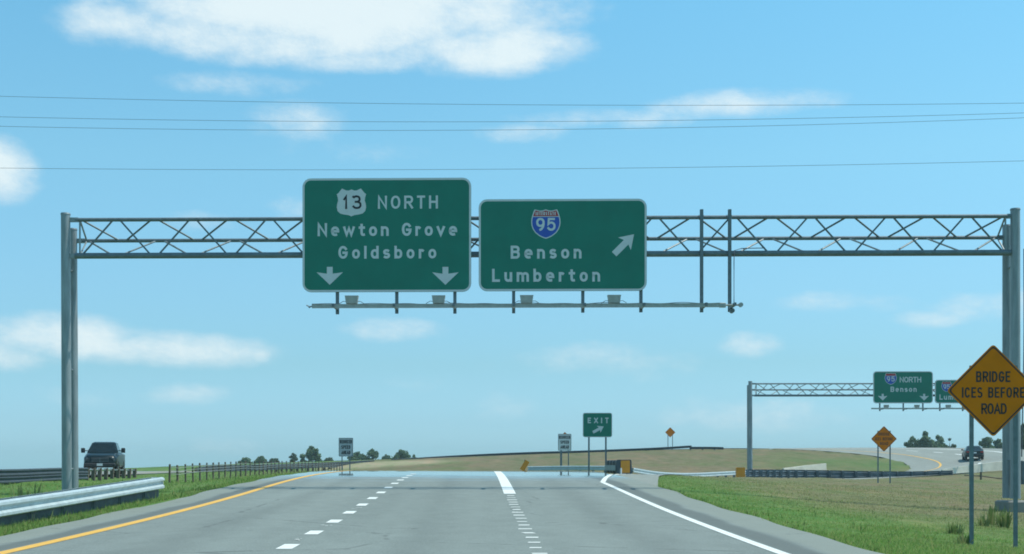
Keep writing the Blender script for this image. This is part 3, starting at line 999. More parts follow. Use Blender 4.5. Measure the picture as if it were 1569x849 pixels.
def shield_us(cx, z0, w, h):
    half = [(0, .985), (.14, .92), (.30, 1.0), (.39, .93), (.44, .86), (.50, .72), (.47, .60), (.465, .48), (.50, .34), (.50, .22), (.44, .12), (.33, .07), (.17, .045), (0, 0)]
    half[0] = (0, .95)
    half = [(0, .965), (.10, .925), (.18, .93), (.32, 1.0), (.375, .93), (.45, .83), (.50, .80), (.465, .67), (.455, .56), (.49, .44), (.50, .32), (.47, .19), (.38, .10), (.22, .06), (.10, .045), (0, 0)]
    pts = [(cx + x * w, z0 + z * h) for x, z in half] + [(cx - x * w, z0 + z * h) for x, z in reversed(half[1:-1])]
    return pts[::-1]


def shield_is(cx, z0, w, h, s_=1.0, top=True):
    half = [(0, 1.0), (.10, .965), (.20, .955), (.30, .98), (.38, 1.0), (.42, .92), (.46, .80), (.49, .68), (.50, .56), (.485, .44), (.44, .32), (.36, .20), (.22, .09), (.10, .03), (0, 0)]
    c = .52
    pts = [(x, z) for x, z in half] + [(-x, z) for x, z in reversed(half[1:-1])]
    return [(cx + x * w * s_, z0 + (c + (z - c) * s_) * h) for x, z in pts][::-1]


def arrow_down(mb, cx, zt, zb, w, y):
    h = zt - zb
    hw = w / 2
    flat_poly(mb, [(cx - .22 * hw, zt), (cx - .22 * hw, zb + .62 * h), (cx - hw, zb + .70 * h), (cx, zb), (cx + hw, zb + .70 * h), (cx + .22 * hw, zb + .62 * h), (cx + .22 * hw, zt)], y)


def arrow_up_right(mb, tail, tip, y, wid=1.0):
    T0, T1 = Vector(tail), Vector(tip)
    ax = (T1 - T0).normalized(); nr_ = Vector((-ax.y, ax.x)); L_ = (T1 - T0).length
    prof = [(0, -.115), (.60, -.115), (.52, -.32), (1, 0), (.52, .32), (.60, .115), (0, .115)]
    pts = [T0 + ax * u * L_ + nr_ * v * L_ * wid for u, v in prof]
    flat_poly(mb, [(p.x, p.y) for p in pts], y)


# ------------------------------------------------------------------ overhead gantries
class Plane:
    """vertical working plane of a gantry: turns photo pixels into the gantry's own x and z"""
    def __init__(s, d, yaw, z0): s.d, s.yaw, s.z0 = d, yaw, z0

    def loc(s, px, py, y=0.0):
        rx, rz = (px - VX) / F, -(py - HY) / F
        # ray (rx, 1, rz)*t meets the plane local y == y
        c, sn = math.cos(s.yaw), math.sin(s.yaw)
        # local y = -sn*... for rotation by yaw about z: yl = -sn*X + c*(Y-d)
        tt = (y + c * s.d) / (c - sn * rx)
        X, Y = rx * tt, tt
        return (c * X + sn * (Y - s.d), CZ + rz * tt - s.z0)


G1 = Plane(42.4, R(-1.25), .55)
G2 = Plane(115.0, R(-1.0), .3)


def gantry(pl, name, label, A, with_extra):
    root = empty(name, (0, pl.d, pl.z0), label, 'sign gantry', pl.yaw, 'truss sign gantries')
    zt = pl.loc(VX, A['top'])[1]; zb = pl.loc(VX, A['bot'])[1]
    zm = (zt + zb) / 2 + .02; dep = A.get('dep', .70)
    xl, xr = pl.loc(A['x0'], A['top'])[0], pl.loc(A['x1'], A['top'])[0]
    rt, rb = .062, .094
    mb = MB(); mb.tube((xl - .1, 0, zt), (xr + .1, 0, zt), rt, n=10); mb.build('top_chord', M['galv_dark'], root, True)
    mb = MB(); mb.tube((xl - .1, 0, zb), (xr + .1, 0, zb), rb, n=10); mb.build('bottom_chord', M['galv_dark'], root, True)
    mb = MB(); mb.tube((xl - .1, dep, zm), (xr + .1, dep, zm), .06, n=10); mb.build('rear_chord', M['galv_dark'], root, True)
    n = A['n']
    st = (xr - xl) / n
    T = lambda i: Vector((xl + i * st, 0, zt)); Bq = lambda i: Vector((xl + i * st, 0, zb)); Rr = lambda i: Vector((xl + i * st, dep, zm))
    r = .030
    o_ = Vector((.10, 0, 0))
    mb = MB()
    for i in range(n):
        a, c = (Bq(i), T(i + 1)) if i % 2 == 0 else (T(i), Bq(i + 1))
        mb.tube(a + o_, c - o_, r, n=6)
    mb.build('front_lattice', M['galv_dark'], root, True)
    mb = MB()
    for i in range(n):
        a, c = (T(i), Rr(i + 1)) if i % 2 == 0 else (Rr(i), T(i + 1))
        mb.tube(a + o_, c - o_, r, n=6)
    mb.build('upper_lattice', M['galv_dark'], root, True)
    mb = MB()
    for i in range(n):
        a, c = (Rr(i), Bq(i + 1)) if i % 2 == 0 else (Bq(i), Rr(i + 1))
        mb.tube(a + o_, c - o_, r, n=6)
    mb.build('lower_lattice', M['galv'], root, True)  # lighter steel puts the sunlight on these diagonals into the colour
    for x in (xl + .05, xr - .05):
        mb = MB(); mb.tube((x, 0, zb), (x, 0, zt), .03, n=6); mb.tube((x, 0, zt), (x, dep, zm), .03, n=6); mb.tube((x, 0, zb), (x, dep, zm), .03, n=6)
        mb.build('end_frame', M['galv'], root, True)
    for sgn, q in ((-1, A['left']), (1, A['right'])):
        if q is None: continue
        (tx, ty, bx, zbase) = q
        x_t, z_t = pl.loc(tx, ty)
        x_b = pl.loc(bx, ty)[0]
        zf = zbase - pl.z0
        for yy, ztop, rr_ in ((0, z_t, A['pr']), (dep, zm + .35, A['pr'] * .95)):
            mb = MB()
            mb.tube((x_b, yy, zf), (x_t, yy, ztop), rr_ * 1.02, rr_ * .95, n=20)
            po = mb.build('support_post', M['galv'], root, True)
            mb = MB(); mb.tube((x_t, yy, ztop + .002), (x_t, yy, ztop + .05), rr_ * 1.05, rr_ * .96, n=20); mb.build('post_cap', M['galv'], po, True)
        for zz in np.linspace(zf + 1.2, zb - .4, 3):
            x_ = x_b + (x_t - x_b) * (zz - zf) / (z_t - zf)
            mb = MB(); mb.tube((x_, 0, zz), (x_, dep, zz), .035, n=6); mb.build('post_brace', M['galv'], root)
        xe = xl if sgn < 0 else xr
        for yy, zz in ((0, zt), (0, zb), (dep, zm)):
            mb = MB(); mb.box(((x_t + xe) / 2, yy, zz), (abs(xe - x_t), .09, .14)); mb.build('saddle', M['galv'], root)
    # hangers with arms that carry the light bar
    zbar = pl.loc(VX, A['bar'])[1]
    yb = -1.05
    for (hx, hy0, hy1) in A['hang']:
        x, z0 = pl.loc(hx, hy0, -.12); z1 = pl.loc(hx, hy1, -.12)[1]
        mb = MB()
        mb.box((x, -.12 - .045, (z0 + z1) / 2), (.10, .009, z0 - z1)); mb.box((x, -.12 + .045, (z0 + z1) / 2), (.10, .009, z0 - z1)); mb.box((x, -.12, (z0 + z1) / 2), (.012, .081, z0 - z1))
        ho = mb.build('sign_hanger', M['galv_dark'], root)
        mb = MB(); mb.box((x, (-.172 + yb) / 2 - .06, zbar - .10), (.075, abs(yb) - .172 + .12, .09)); mb.build('light_arm', M['galv_dark'], ho)
        for zz in (zt, zb):
            mb = MB(); mb.tube((x - .07, -.05, zz - .07), (x - .07, -.05, zz + .07), .012, n=5); mb.tube((x + .07, -.05, zz - .07), (x + .07, -.05, zz + .07), .012, n=5)
            mb.build('clamp_bolt', M['galv'], ho)
    bx0, bx1 = pl.loc(A['barx'][0], A['bar'], yb)[0], pl.loc(A['barx'][1], A['bar'], yb)[0]
    zb1 = pl.loc((A['barx'][0] + A['barx'][1]) / 2, A['bar'], yb)[1]
    mb = MB(); mb.box(((bx0 + bx1) / 2, yb, zb1), (bx1 - bx0, .09, .115)); mb.box(((bx0 + bx1) / 2, yb - .05, zb1 + .05), (bx1 - bx0, .012, .02))
    mb.build('light_bar', M['alu'], root)
    for lx in A['lamps']:
        x = pl.loc(lx, A['bar'], yb)[0]
        w2 = .20; h = .24; zq = zb1 + .075
        mb = MB()
        mb.loft([[Vector((x - w2 * k, yb - .11 * k, zz)), Vector((x + w2 * k, yb - .11 * k, zz)), Vector((x + w2 * k, yb + .13 * k, zz)), Vector((x - w2 * k, yb + .13 * k, zz))] for zz, k in ((zq, .86), (zq + h * .85, 1.0), (zq + h, 1.04))])
        lo = mb.build('luminaire', M['alu'], root)
        mb = MB(); mb.box((x, yb + .14, zq + h * .55), (w2 * 1.6, .012, h * .7)); mb.build('lens', M['lamp_glass'], lo)
        mb = MB()
        for sg in (-1, 1):
            mb.path([(x + sg * w2 * .8, yb - .02, zq + .06), (x + sg * (w2 + .06), yb - .03, zq + .07), (x + sg * (w2 + .15), yb - .02, zq + .02), (x + sg * (w2 + .2), yb, zq - .02)], .009, 5)
        mb.build('lamp_cable', M['wire'], lo)
    if with_extra:
        # conduit down the last hanger, junction boxes and the loose cable along the bar
        x, z0 = pl.loc(1122, 384, -.2); z1 = pl.loc(1122, 470, -.2)[1]
        mb = MB(); mb.path([(x + 1.0, -.05, z0 + .1), (x + .3, -.12, z0 + .08), (x + .06, -.2, z0 + .0), (x + .05, -.22, z0 - .4), (x + .05, -.22, z1)], .014, 6); mb.build('conduit', M['wire'], root, True)
        mb = MB()
        xx = pl.loc(1107, A['bar'], yb)[0]; xe = pl.loc(1135, A['bar'], yb)[0]
        mb.tube((bx1, yb, zb1), (xe, yb, zb1 + .01), .028, n=8); mb.build('bar_stub', M['alu'], root, True)
        mb = MB(); mb.bbox((xx, yb, zb1), (.20, .12, .14), .015); mb.build('junction_box', M['alu'], root)
        mb = MB(); mb.tube((xe, yb - .06, zb1 + .01), (xe, yb + .06, zb1 + .01), .07, n=10); mb.build('end_cap', M['alu'], root, True)
        mb = MB(); xs = pl.loc(1122, 476, -.4); mb.tube((xs[0], -.45, xs[1]), (xs[0], -.25, xs[1]), .075, n=10); mb.build('cable_reel', M['galv_dark'], root, True)
        mb = MB(); cabs = []
        for k in range(121):
            xq = bx0 + (bx1 - bx0) * k / 120
            cabs.append((xq, yb - .03, zb1 + .066 + .022 * math.sin(k * .42) * math.sin(k * .13)))
        mb.path(cabs, .010, 5); mb.build('bar_cable', M['wire'], root)
        mb = MB(); mb.path([(bx0 + .05, yb, zb1), (bx0 - .08, yb, zb1 - .01), (bx0 - .17, yb - .02, zb1 + .03)], .02, 6); mb.path([(bx0 - .02, yb, zb1), (bx0 - .1, yb, zb1 - .05)], .02, 6); mb.build('bar_end', M['galv_dark'], root)
        # service cabinet and meter pipe on the right post
        x, z = pl.loc(1566, 724, .3)
        mb = MB(); mb.bbox((x + .07, .3, z), (.28, .45, .75), .02); mb.build('service_box', M['galv_dark'], root)
        mb = MB(); xq = pl.loc(1566, 400, .2)[0]; mb.path([(xq + .02, .1, pl.loc(1566, 382, .2)[1]), (xq + .02, .1, pl.loc(1566, 540, .2)[1]), (xq - .05, .1, pl.loc(1566, 700, .2)[1])], .018, 6); mb.build('service_pipe', M['wire'], root)
    return root


g1 = gantry(G1, 'overhead_gantry', 'large grey steel truss sign gantry spanning all lanes of the near road', dict(
    top=334.5, bot=390.0, x0=120, x1=1543, n=24, pr=.152, left=(100.5, 329, 102.5, .1), right=(1555.5, 322, 1556, .38), bar=468.5, barx=(478, 1106),
    hang=[(517, 300, 481.5), (608, 300, 480.5), (697, 300, 480.5), (787, 315, 480), (893, 315, 479), (982, 315, 478.5), (1075, 321, 478.5), (1118, 321, 478)],
    lamps=[539, 672, 807, 941]), True)
g2 = gantry(G2, 'overhead_gantry', 'smaller-looking truss gantry far off over the exit ramp on the right', dict(
    top=588.5, bot=606.5, x0=1158, x1=1640, n=24, pr=.17, left=(1149.5, 585, 1150, .1), right=(1652, 585, 1652, -.3), bar=626, barx=(1335, 1530),
    hang=[(1348, 575, 630), (1384, 575, 630), (1414, 575, 630), (1440, 588, 630), (1475, 588, 630), (1510, 588, 630)], lamps=[1358, 1405, 1453, 1500]), False)


def guide_sign(pl, box, label, name='guide_sign', border=3.2, rad=13, yoff=-.26):
    """green panel hung on a gantry; returns root and a pixel->local function"""
    x0, z1 = pl.loc(box[0], box[1], yoff); x1, z0 = pl.loc(box[2], box[3], yoff)
    cx = (x0 + x1) / 2
    c, sn = math.cos(pl.yaw), math.sin(pl.yaw)
    wx, wy = c * cx - sn * yoff, sn * cx + c * yoff + pl.d
    root = empty(name, (wx, wy, z0 + pl.z0), label, 'highway sign', pl.yaw, 'green signs hung on the gantries')
    sc = (x1 - x0) / (box[2] - box[0])
    P = lambda px, py: (pl.loc(px, py, yoff)[0] - cx, pl.loc(px, py, yoff)[1] - z0)
    w, h = x1 - x0, z1 - z0
    r = rad * sc; bw = border * sc
    mb = MB(); plate(mb, rrect(-w / 2, 0, w / 2, h, r), .0, .05); mb.build('panel', M['green'], root)
    mb = MB(); e = .004
    ring(mb, rrect(-w / 2 + e, e, w / 2 - e, h - e, r - e), rrect(-w / 2 + bw, bw, w / 2 - bw, h - bw, r - bw), -.004)
    mb.build('border', M['white'], root)
    mb = MB()
    for zz in np.linspace(.3, h - .3, 4): mb.box((0, .075, zz), (w * .94, .05, .06))
    mb.build('stiffener', M['galv_dark'], root)
    return root, P, sc


def text_on(root, P, text, px0, px1, pyb, pyt, mat='white', y=-.004, sw=.18, aspect=1.0, name='legend', mb=None):
    (x0, zb), (x1, _) = P(px0, pyb), P(px1, pyb)
    H = P(px0, pyt)[1] - zb
    own = mb is None
    mb = mb or MB()
    lettering(mb, text, x0, x1, zb, H, y, sw, aspect)
    if own: mb.build(name, M[mat], root)
    return mb


def interstate(root, P, box, num_sw=.17, tiny=True):
    (x0, zt), (x1, zb) = P(box[0], box[1]), P(box[2], box[3])
    cx = (x0 + x1) / 2; w = x1 - x0; h = zt - zb
    mb = MB(); flat_poly(mb, shield_is(cx, zb, w, h), -.004); so = mb.build('route_shield', M['white'], root)
    inner = shield_is(cx, zb, w, h, .93)
    zs = zb + .755 * h
    def clip(pts, keep_above, zc):
        out = []
        n = len(pts)
        for i in range(n):
            a, b_ = pts[i], pts[(i + 1) % n]
            ina, inb = (a[1] > zc) == keep_above, (b_[1] > zc) == keep_above
            if ina: out.append(a)
            if ina != inb:
                u = (zc - a[1]) / (b_[1] - a[1]); out.append((a[0] + (b_[0] - a[0]) * u, zc))
        return out
    mb = MB(); flat_poly(mb, clip(inner, False, zs - .012 * h), -.007); mb.build('blue_field', M['blue'], so)
    mb = MB(); flat_poly(mb, clip(inner, True, zs + .012 * h), -.007); mb.build('red_band', M['red'], so)
    mb = MB(); lettering(mb, '95', cx - .33 * w, cx + .33 * w, zb + .27 * h, .44 * h, -.010, num_sw, 1.0)
    if tiny: lettering(mb, 'INTERSTATE', cx - .34 * w, cx + .34 * w, zb + .80 * h, .115 * h, -.010, .2, .62)
    mb.build('route_number', M['white'], so)


# near gantry: left sign
s1, P, k1 = guide_sign(G1, (463.5, 273.5, 722, 447), 'larger green overhead sign reading 13 NORTH Newton Grove Goldsboro, over the left lanes')
(x0, zt), (x1, zb) = P(516, 289), P(561, 331.5)
mb = MB(); flat_poly(mb, shield_us((x0 + x1) / 2, zb, x1 - x0, zt - zb), -.004); so = mb.build('route_shield', M['white'], s1)
text_on(so, P, '13', 526, 554, 320.5, 299.5, 'black', -.007, .15, 1.05, 'route_number')
text_on(s1, P, 'NORTH', 579, 671, 320, 300, sw=.165, aspect=.95)
text_on(s1, P, 'Newton Grove', 486.5, 700.5, 362, 342, sw=.192)
text_on(s1, P, 'Goldsboro', 518.5, 668.5, 396.5, 377, sw=.192)
for cx in (505.3, 682.5):
    mb = MB(); xa, za = P(cx, 409); zb_ = P(cx, 436.5)[1]; arrow_down(mb, xa, za, zb_, 40.5 * k1, -.004); mb.build('down_arrow', M['white'], s1)
# near gantry: right sign
s2, P, k2 = guide_sign(G1, (733.5, 305.5, 991, 445.5), 'green overhead sign reading 95 Benson Lumberton with a slanting arrow, over the right lane')
interstate(s2, P, (813.8, 321, 858.9, 365.8))
text_on(s2, P, 'Benson', 782.5, 891, 396.5, 376.5, sw=.192)
text_on(s2, P, 'Lumberton', 754, 919.5, 432, 412, sw=.192)
mb = MB(); arrow_up_right(mb, P(941, 389.5), P(971.5, 359), -.004); mb.build('slant_arrow', M['white'], s2)
# far gantry
s3, P, k3 = guide_sign(G2, (1338, 569, 1429.5, 618), 'distant green sign reading 95 NORTH Benson with two down arrows over the ramp', border=1.3, rad=5)
interstate(s3, P, (1355.5, 571.5, 1374, 589.5), tiny=False)
text_on(s3, P, 'NORTH', 1378.5, 1411.5, 586, 577.5, sw=.17)
text_on(s3, P, 'Benson', 1364.5, 1404.5, 600.5, 592.5, sw=.19)
for cx in (1352.5, 1416):
    mb = MB(); xa, za = P(cx, 603.5); zb_ = P(cx, 613.8)[1]; arrow_down(mb, xa, za, zb_, 14.5 * k3, -.004); mb.build('down_arrow', M['white'], s3)
s4, P, k4 = guide_sign(G2, (1432.5, 582, 1524, 618), 'distant green sign reading 95 Lumberton, half hidden behind the near amber diamond', border=1.3, rad=5)
interstate(s4, P, (1442.5, 584.5, 1458, 600.5), tiny=False)
text_on(s4, P, 'SOUTH', 1466, 1499, 597.5, 589.5, sw=.17)
text_on(s4, P, 'Lumberton', 1439.5, 1499.5, 612.5, 604.5, sw=.19)
mb = MB(); arrow_up_right(mb, P(1507, 611), P(1518, 600), -.004); mb.build('slant_arrow', M['white'], s4)

# pedestal under the right posts
x_, z_ = G1.loc(1548, 768)
ped = MB(); pp = Vector((x_ + .28, 42.4 + .35 - .37, 0))
ped.bbox((0, 0, 0), (.85, 1.25, 1.5), .04)
po = ped.build('concrete_pedestal', M['concrete'])
po.location = (pp.x, pp.y, z_ + .55 - .74)
po.rotation_euler = (0, 0, R(-1.25))
setp(po, 'grey concrete block under the right gantry posts', 'footing')
x_, z_ = G1.loc(107, 760)
ped = MB(); ped.bbox((0, 0, 0), (.85, 1.25, .9), .04); po = ped.build('concrete_pedestal', M['concrete'])
po.location = (x_, 42.4 + .4 + .27, .15 - .42); po.rotation_euler = (0, 0, R(-1.25))
setp(po, 'concrete block under the left gantry posts behind the near guardrail', 'footing')

# ------------------------------------------------------------------ ground-mounted signs


def u_post(mb, x, y, z0, z1, w=.075):
    mb.box((x, y, (z0 + z1) / 2), (w, .006, z1 - z0))
    for sg in (-1, 1):
        mb.box((x + sg * (w / 2 - .006), y + .0215, (z0 + z1) / 2), (.006, .036, z1 - z0))


def ground_sign(name, label, cat, d, bot_px, posts, group=None, pw=.07):
    """root at the foot of the sign; posts = [(px_top, px_bottom, py_bottom)]"""
    foot = PT(bot_px[0], bot_px[1], d)
    root = empty(name, foot, label, cat, group=group)
    P = lambda px, py: ((px - VX) / F * d - foot.x, CZ - (py - HY) / F * d - foot.z)
    return root, P


def diamond(label, d, cx, cy, half, posts, pw, text, bot, tilt=0.0, thick=.012):
    root, P = ground_sign('warning_sign', label, 'warning sign', d, bot, posts, 'amber diamond warning signs')
    k = d / F
    c = P(cx, cy); h = half * k
    dia = lambda s_, r: [Vector((0, 0))] and _dia(c, s_, r)
    mb = MB(); plate(mb, _dia(c, h, h * .07), 0, thick); mb.build('panel', M['amber'], root)
    mb = MB(); ring(mb, _dia(c, h * .965, h * .065), _dia(c, h * .925, h * .06), -.003); mb.build('border', M['black'], root)
    if text:
        for tx, a0, a1, yb, yt, asp in text:
            (x0, z0), (x1, _) = P(a0, yb), P(a1, yb)
            mb = MB(); lettering(mb, tx, x0, x1, z0, P(a0, yt)[1] - z0, -.003, .155, asp)
            mb.build('legend', M['black'], root)
    for (pt, pyt, pyb) in posts:
        mb = MB()
        xt, z1 = P(pt, pyt); z0 = P(pt, pyb)[1]
        u_post(mb, xt, thick + .006, z0 - .3, z1, pw)
        mb.build('post', M['galv_dark'], root)
    return root


def _dia(c, h, r):
    pts = []
    s_ = h * math.sqrt(2) / 2
    base = rrect(-s_, -s_, s_, s_, max(r, .001), 4)
    ca = math.sqrt(.5)
    return [(c[0] + (x - z) * ca, c[1] + (x + z) * ca) for x, z in base]


diamond('large near amber diamond sign reading BRIDGE ICES BEFORE ROAD on two posts', 25.4, 1522, 598.5, 71.5, [(1489.5, 560, 838), (1557, 560, 856)], .075,
        [('BRIDGE', 1495.5, 1548, 585.5, 569, .72), ('ICES BEFORE', 1474, 1570, 609.5, 593.5, .72), ('ROAD', 1503.5, 1542.5, 634.5, 618, .76)], (1522, 838))
diamond('small amber diamond sign on two thin posts in front of the dark ramp guardrail', 91, 1354.5, 672.5, 19.8, [(1345.5, 660, 744), (1364, 660, 746)], .085,
        [('BRIDGE', 1346, 1363, 667.5, 663, .8), ('ICES BEFORE', 1341, 1368, 674.8, 670.3, .66), ('ROAD', 1348.5, 1361, 682, 677.5, .8)], (1354.5, 742))
diamond('tiny amber diamond sign standing on the embankment crest against the sky', 180, 1027, 662.5, 7.8, [(1023.5, 662, 689), (1030.5, 662, 689)], .09,
        None, (1027, 689))
diamond('amber diamond sign whose top peeks out above the right white speed sign', 99, 865.5, 671.5, 9.6, [(860.5, 670, 714)], .08, None, (865.5, 713))


def speed_sign(label, d, x0, x1, y0, y1, posts, ybase, mat):
    root, P = ground_sign('speed_sign', label, 'speed sign', d, ((x0 + x1) / 2, ybase), posts, 'three-line speed signs')
    (a0, z1), (a1, z0) = P(x0, y0), P(x1, y1)
    r = .05
    mb = MB(); plate(mb, rrect(a0, z0, a1, z1, r), 0, .012); mb.build('panel', M[mat], root)
    mb = MB(); ring(mb, rrect(a0 + .02, z0 + .02, a1 - .02, z1 - .02, r), rrect(a0 + .04, z0 + .04, a1 - .04, z1 - .04, r - .02), -.003); mb.build('border', M['black'], root)
    h = z1 - z0; w = a1 - a0
    for k, tx in enumerate(('REDUCED', 'SPEED', 'AHEAD')):
        zb = z0 + h * (.70 - .29 * k)
        wid = w * (.84 if k == 0 else .64)
        mb = MB(); lettering(mb, tx, (a0 + a1) / 2 - wid / 2, (a0 + a1) / 2 + wid / 2, zb, h * .19, -.003, .2, .62 if k == 0 else .68)
        mb.build('legend', M['black'], root)
    for px in posts:
        xx = P(px, y1)[0]
        mb = MB(); u_post(mb, xx, .018, P(px, ybase)[1] - .2, P(px, y0 + 3)[1], .075); mb.build('post', M['galv_dark'], root)
    return root


speed_sign('white three-line REDUCED SPEED AHEAD sign just left of the EXIT sign', 94, 855, 875.5, 664.8, 690.5, (859, 871), 716, 'whiteplate')
speed_sign('greyer REDUCED SPEED AHEAD sign on the left, in front of the far trees', 94, 519, 541, 671, 699.5, (524, 536), 716, 'greyplate')

# EXIT sign
root, P = ground_sign('exit_sign', 'green EXIT sign with slanting arrow on two posts in the gore', 'exit sign', 85, (915.5, 718), None)
(a0, z1), (a1, z0) = P(893, 632.5), P(938, 670)
mb = MB(); plate(mb, rrect(a0, z0, a1, z1, .14), 0, .02); mb.build('panel', M['green'], root)
mb = MB(); ring(mb, rrect(a0 + .004, z0 + .004, a1 - .004, z1 - .004, .136), rrect(a0 + .04, z0 + .04, a1 - .04, z1 - .04, .1), -.003); mb.build('border', M['white'], root)
mb = MB(); (x0, zb), (x1, _) = P(900.5, 648.5), P(932.5, 648.5); lettering(mb, 'EXIT', x0, x1, zb, P(900, 640)[1] - zb, -.003, .2, .95); mb.build('legend', M['white'], root)
mb = MB(); arrow_up_right(mb, P(908.5, 662.5), P(925, 653.5), -.003, 1.0); mb.build('slant_arrow', M['white'], root)
for px in (902.5, 928.5):
    mb = MB(); xx = P(px, 640)[0]; zz0 = P(px, 724)[1] - .3; zz1 = P(px, 640)[1]
    mb.box((xx, .03, (zz0 + zz1) / 2), (.10, .008, zz1 - zz0)); mb.box((xx, .12, (zz0 + zz1) / 2), (.10, .008, zz1 - zz0)); mb.box((xx, .075, (zz0 + zz1) / 2), (.012, .08, zz1 - zz0))
    mb.build('post', M['galv_dark'], root)

# ------------------------------------------------------------------ crash cushion, markers, barriers
d = 81
foot = PT(956, 728.5, d)
root = empty('crash_cushion', foot, 'dark crash cushion with an amber nose plate at the tip of the gore', 'crash cushion', R(6))
for k in range(4):
    mb = MB(); w = .86 + .04 * k
    rings = []
    for yy, ins in ((0, .05), (.08, 0), (.62, 0), (.70, .05)):
        rings.append([Vector((x, .1 + .78 * k + yy, z)) for x, z in rrect(-w / 2 + ins, .12, w / 2 - ins, .92 - ins, .12, 3)])
    mb.loft(rings); mb.build('cartridge', M['dark_plastic'], root)
mb = MB(); plate(mb, rrect(-.46, .10, .46, .95, .10), -.02, .09); mb.build('nose_frame', M['rail_dark'], root)
mb = MB(); plate(mb, rrect(-.20, .16, .36, .90, .05), -.045, -.024); mb.build('nose_plate', M['amber_panel'], root)
mb = MB()
for sg in (-1, 1):
    mb.box((sg * .5, 1.7, .45), (.02, 3.2, .32)); mb.box((sg * .42, 1.6, .03), (.1, 3.3, .08))
mb.build('side_panel', M['galv'], root)

f = PT(951.5, 731, 77)
root = empty('delineator_post', f, 'short white delineator post in front of the crash cushion', 'delineator')
mb = MB(); mb.tube((0, 0, -.1), (0, 0, .52), .06, .05, n=10); mb.build('tube', M['whiteplate'], root, True)
mb = MB(); mb.tube((0, 0, .0), (0, 0, .05), .14, .12, n=12); mb.build('base', M['dark_plastic'], root, True)

f = PT(804, 722, 100)
root = empty('marker_panel', f, 'tilted amber marker panel leaning at the left end of the gore guardrail', 'marker')
mb = MB(); mb.box((0, .02, .40), (.07, .05, .9)); mb.build('post', M['galv_dark'], root)
mb = MB(); mb.box((.0, -.03, .42), (.36, .02, .80), mat=Matrix.Rotation(R(32), 3, 'Y')); mb.build('panel', M['amber_panel'], root)

f = PT(1135, 741.5, 88)
root = empty('marker_panel', f, 'upright amber marker box on the grass left of the dark ramp guardrail', 'marker')
mb = MB(); plate(mb, rrect(-.29, .08, .29, 1.08, .05), 0, .28); mb.build('panel', M['amber_panel'], root)
mb = MB(); mb.box((-.15, .14, -.1), (.08, .08, .4)); mb.box((.15, .14, -.1), (.08, .08, .4)); mb.build('leg', M['wood'], root)


def jersey(pts, name, label, h=.85):
    """concrete barrier along ground points, each with its own height"""
    P_ = [Vector(p[:3]) for p in pts]
    hs = [p[3] if len(p) > 3 else h for p in pts]
    mb = MB(); rings = []
    for i, p in enumerate(P_):
        s_ = side(P_, i); q = p - P_[0]
        H = hs[i]
        prof = [(-.30, -.2), (.30, -.2), (.30, .08), (.14, .33), (.08, H), (-.08, H), (-.14, .33), (-.30, .08)]
        rings.append([q + s_ * a + Vector((0, 0, min(z, H))) for a, z in prof])
    mb.loft(rings)
    o = mb.build(name, M['concrete_light'])
    o.location = P_[0]
    return setp(o, label, 'barrier')


def jp(px, py_top, d, h):
    p = PT(px, py_top, d)
    return (p.x, p.y, p.z - h, h)


jersey([jp(1443, 719.5, 112.5, .9), jp(1462, 716, 113, 1.15), jp(1500, 711, 114.5, 1.35), jp(1540, 706, 116, 1.5), jp(1600, 704, 118, 1.5)], 'concrete_barrier', 'pale concrete barrier beside the ramp under the dark car, behind the near sign post')
jersey([jp(1200, 717.5, 124, .55), jp(1235, 713, 125.5, .85), jp(1265, 710, 127, 1.0)], 'concrete_barrier', 'short cream concrete barrier end on the foot of the brown bank')

mb = MB()
for k in range(70):
    u = random.random(); x = 7.9 + 1.9 * u + random.uniform(-.25, .25); y = 77.2 + random.uniform(-1.2, 1.2)
    z = tz(x, y) + .02; r = random.uniform(.03, .09)
    mb.bbox((x, y, z), (r * 1.6, r * 1.3, r), r * .3, random.uniform(0, 3))
setp(mb.build('gravel', M['concrete_light']), 'pale broken stones scattered in front of the crash cushion', 'gravel', kind='stuff')

# broken wooden rail by the ramp barrier
f = PT(1503, 737, 100)
root = empty('timber_rail', f, 'low broken dark timber rail in the grass in front of the concrete barrier', 'fence')
mb = MB(); mb.bbox((0, 0, .2), (.12, .12, .95), .01); mb.build('post', M['wood'], root)
mb = MB(); mb.bbox((2.8, .2, .0), (.12, .12, .7), .01); mb.build('post', M['wood'], root)
mb = MB(); mb.tube((-1.2, .07, .42), (.1, .07, .36), .05, n=6); mb.tube((.1, .08, .36), (1.4, .1, .18), .05, n=6); mb.tube((1.2, .1, .2), (2.9, .2, .12), .06, n=6); mb.build('rail', M['wood'], root)

# ------------------------------------------------------------------ vehicles (front towards -Y in their own frame)


def octo(y, hw, z0, z1, c=.1, ct=None):
    ct = c if ct is None else ct
    return [Vector((-hw + c, y, z0)), Vector((hw - c, y, z0)), Vector((hw, y, z0 + c)), Vector((hw, y, z1 - ct)), Vector((hw - ct, y, z1)), Vector((-hw + ct, y, z1)), Vector((-hw, y, z1 - ct)), Vector((-hw, y, z0 + c))]


def quad(mb, a, b_, c, d_): mb.add([a, b_, c, d_], [(0, 1, 2, 3)])


def inset_quad(mb, pts, k, push):
    P_ = [Vector(p) for p in pts]
    c = sum(P_, Vector()) / 4
    n = (P_[1] - P_[0]).cross(P_[3] - P_[0]).normalized()
    Q = [c + (p - c) * k + n * push for p in P_]
    Q2 = [q - n * push * .9 for q in Q]
    mb.loft([Q2, Q])


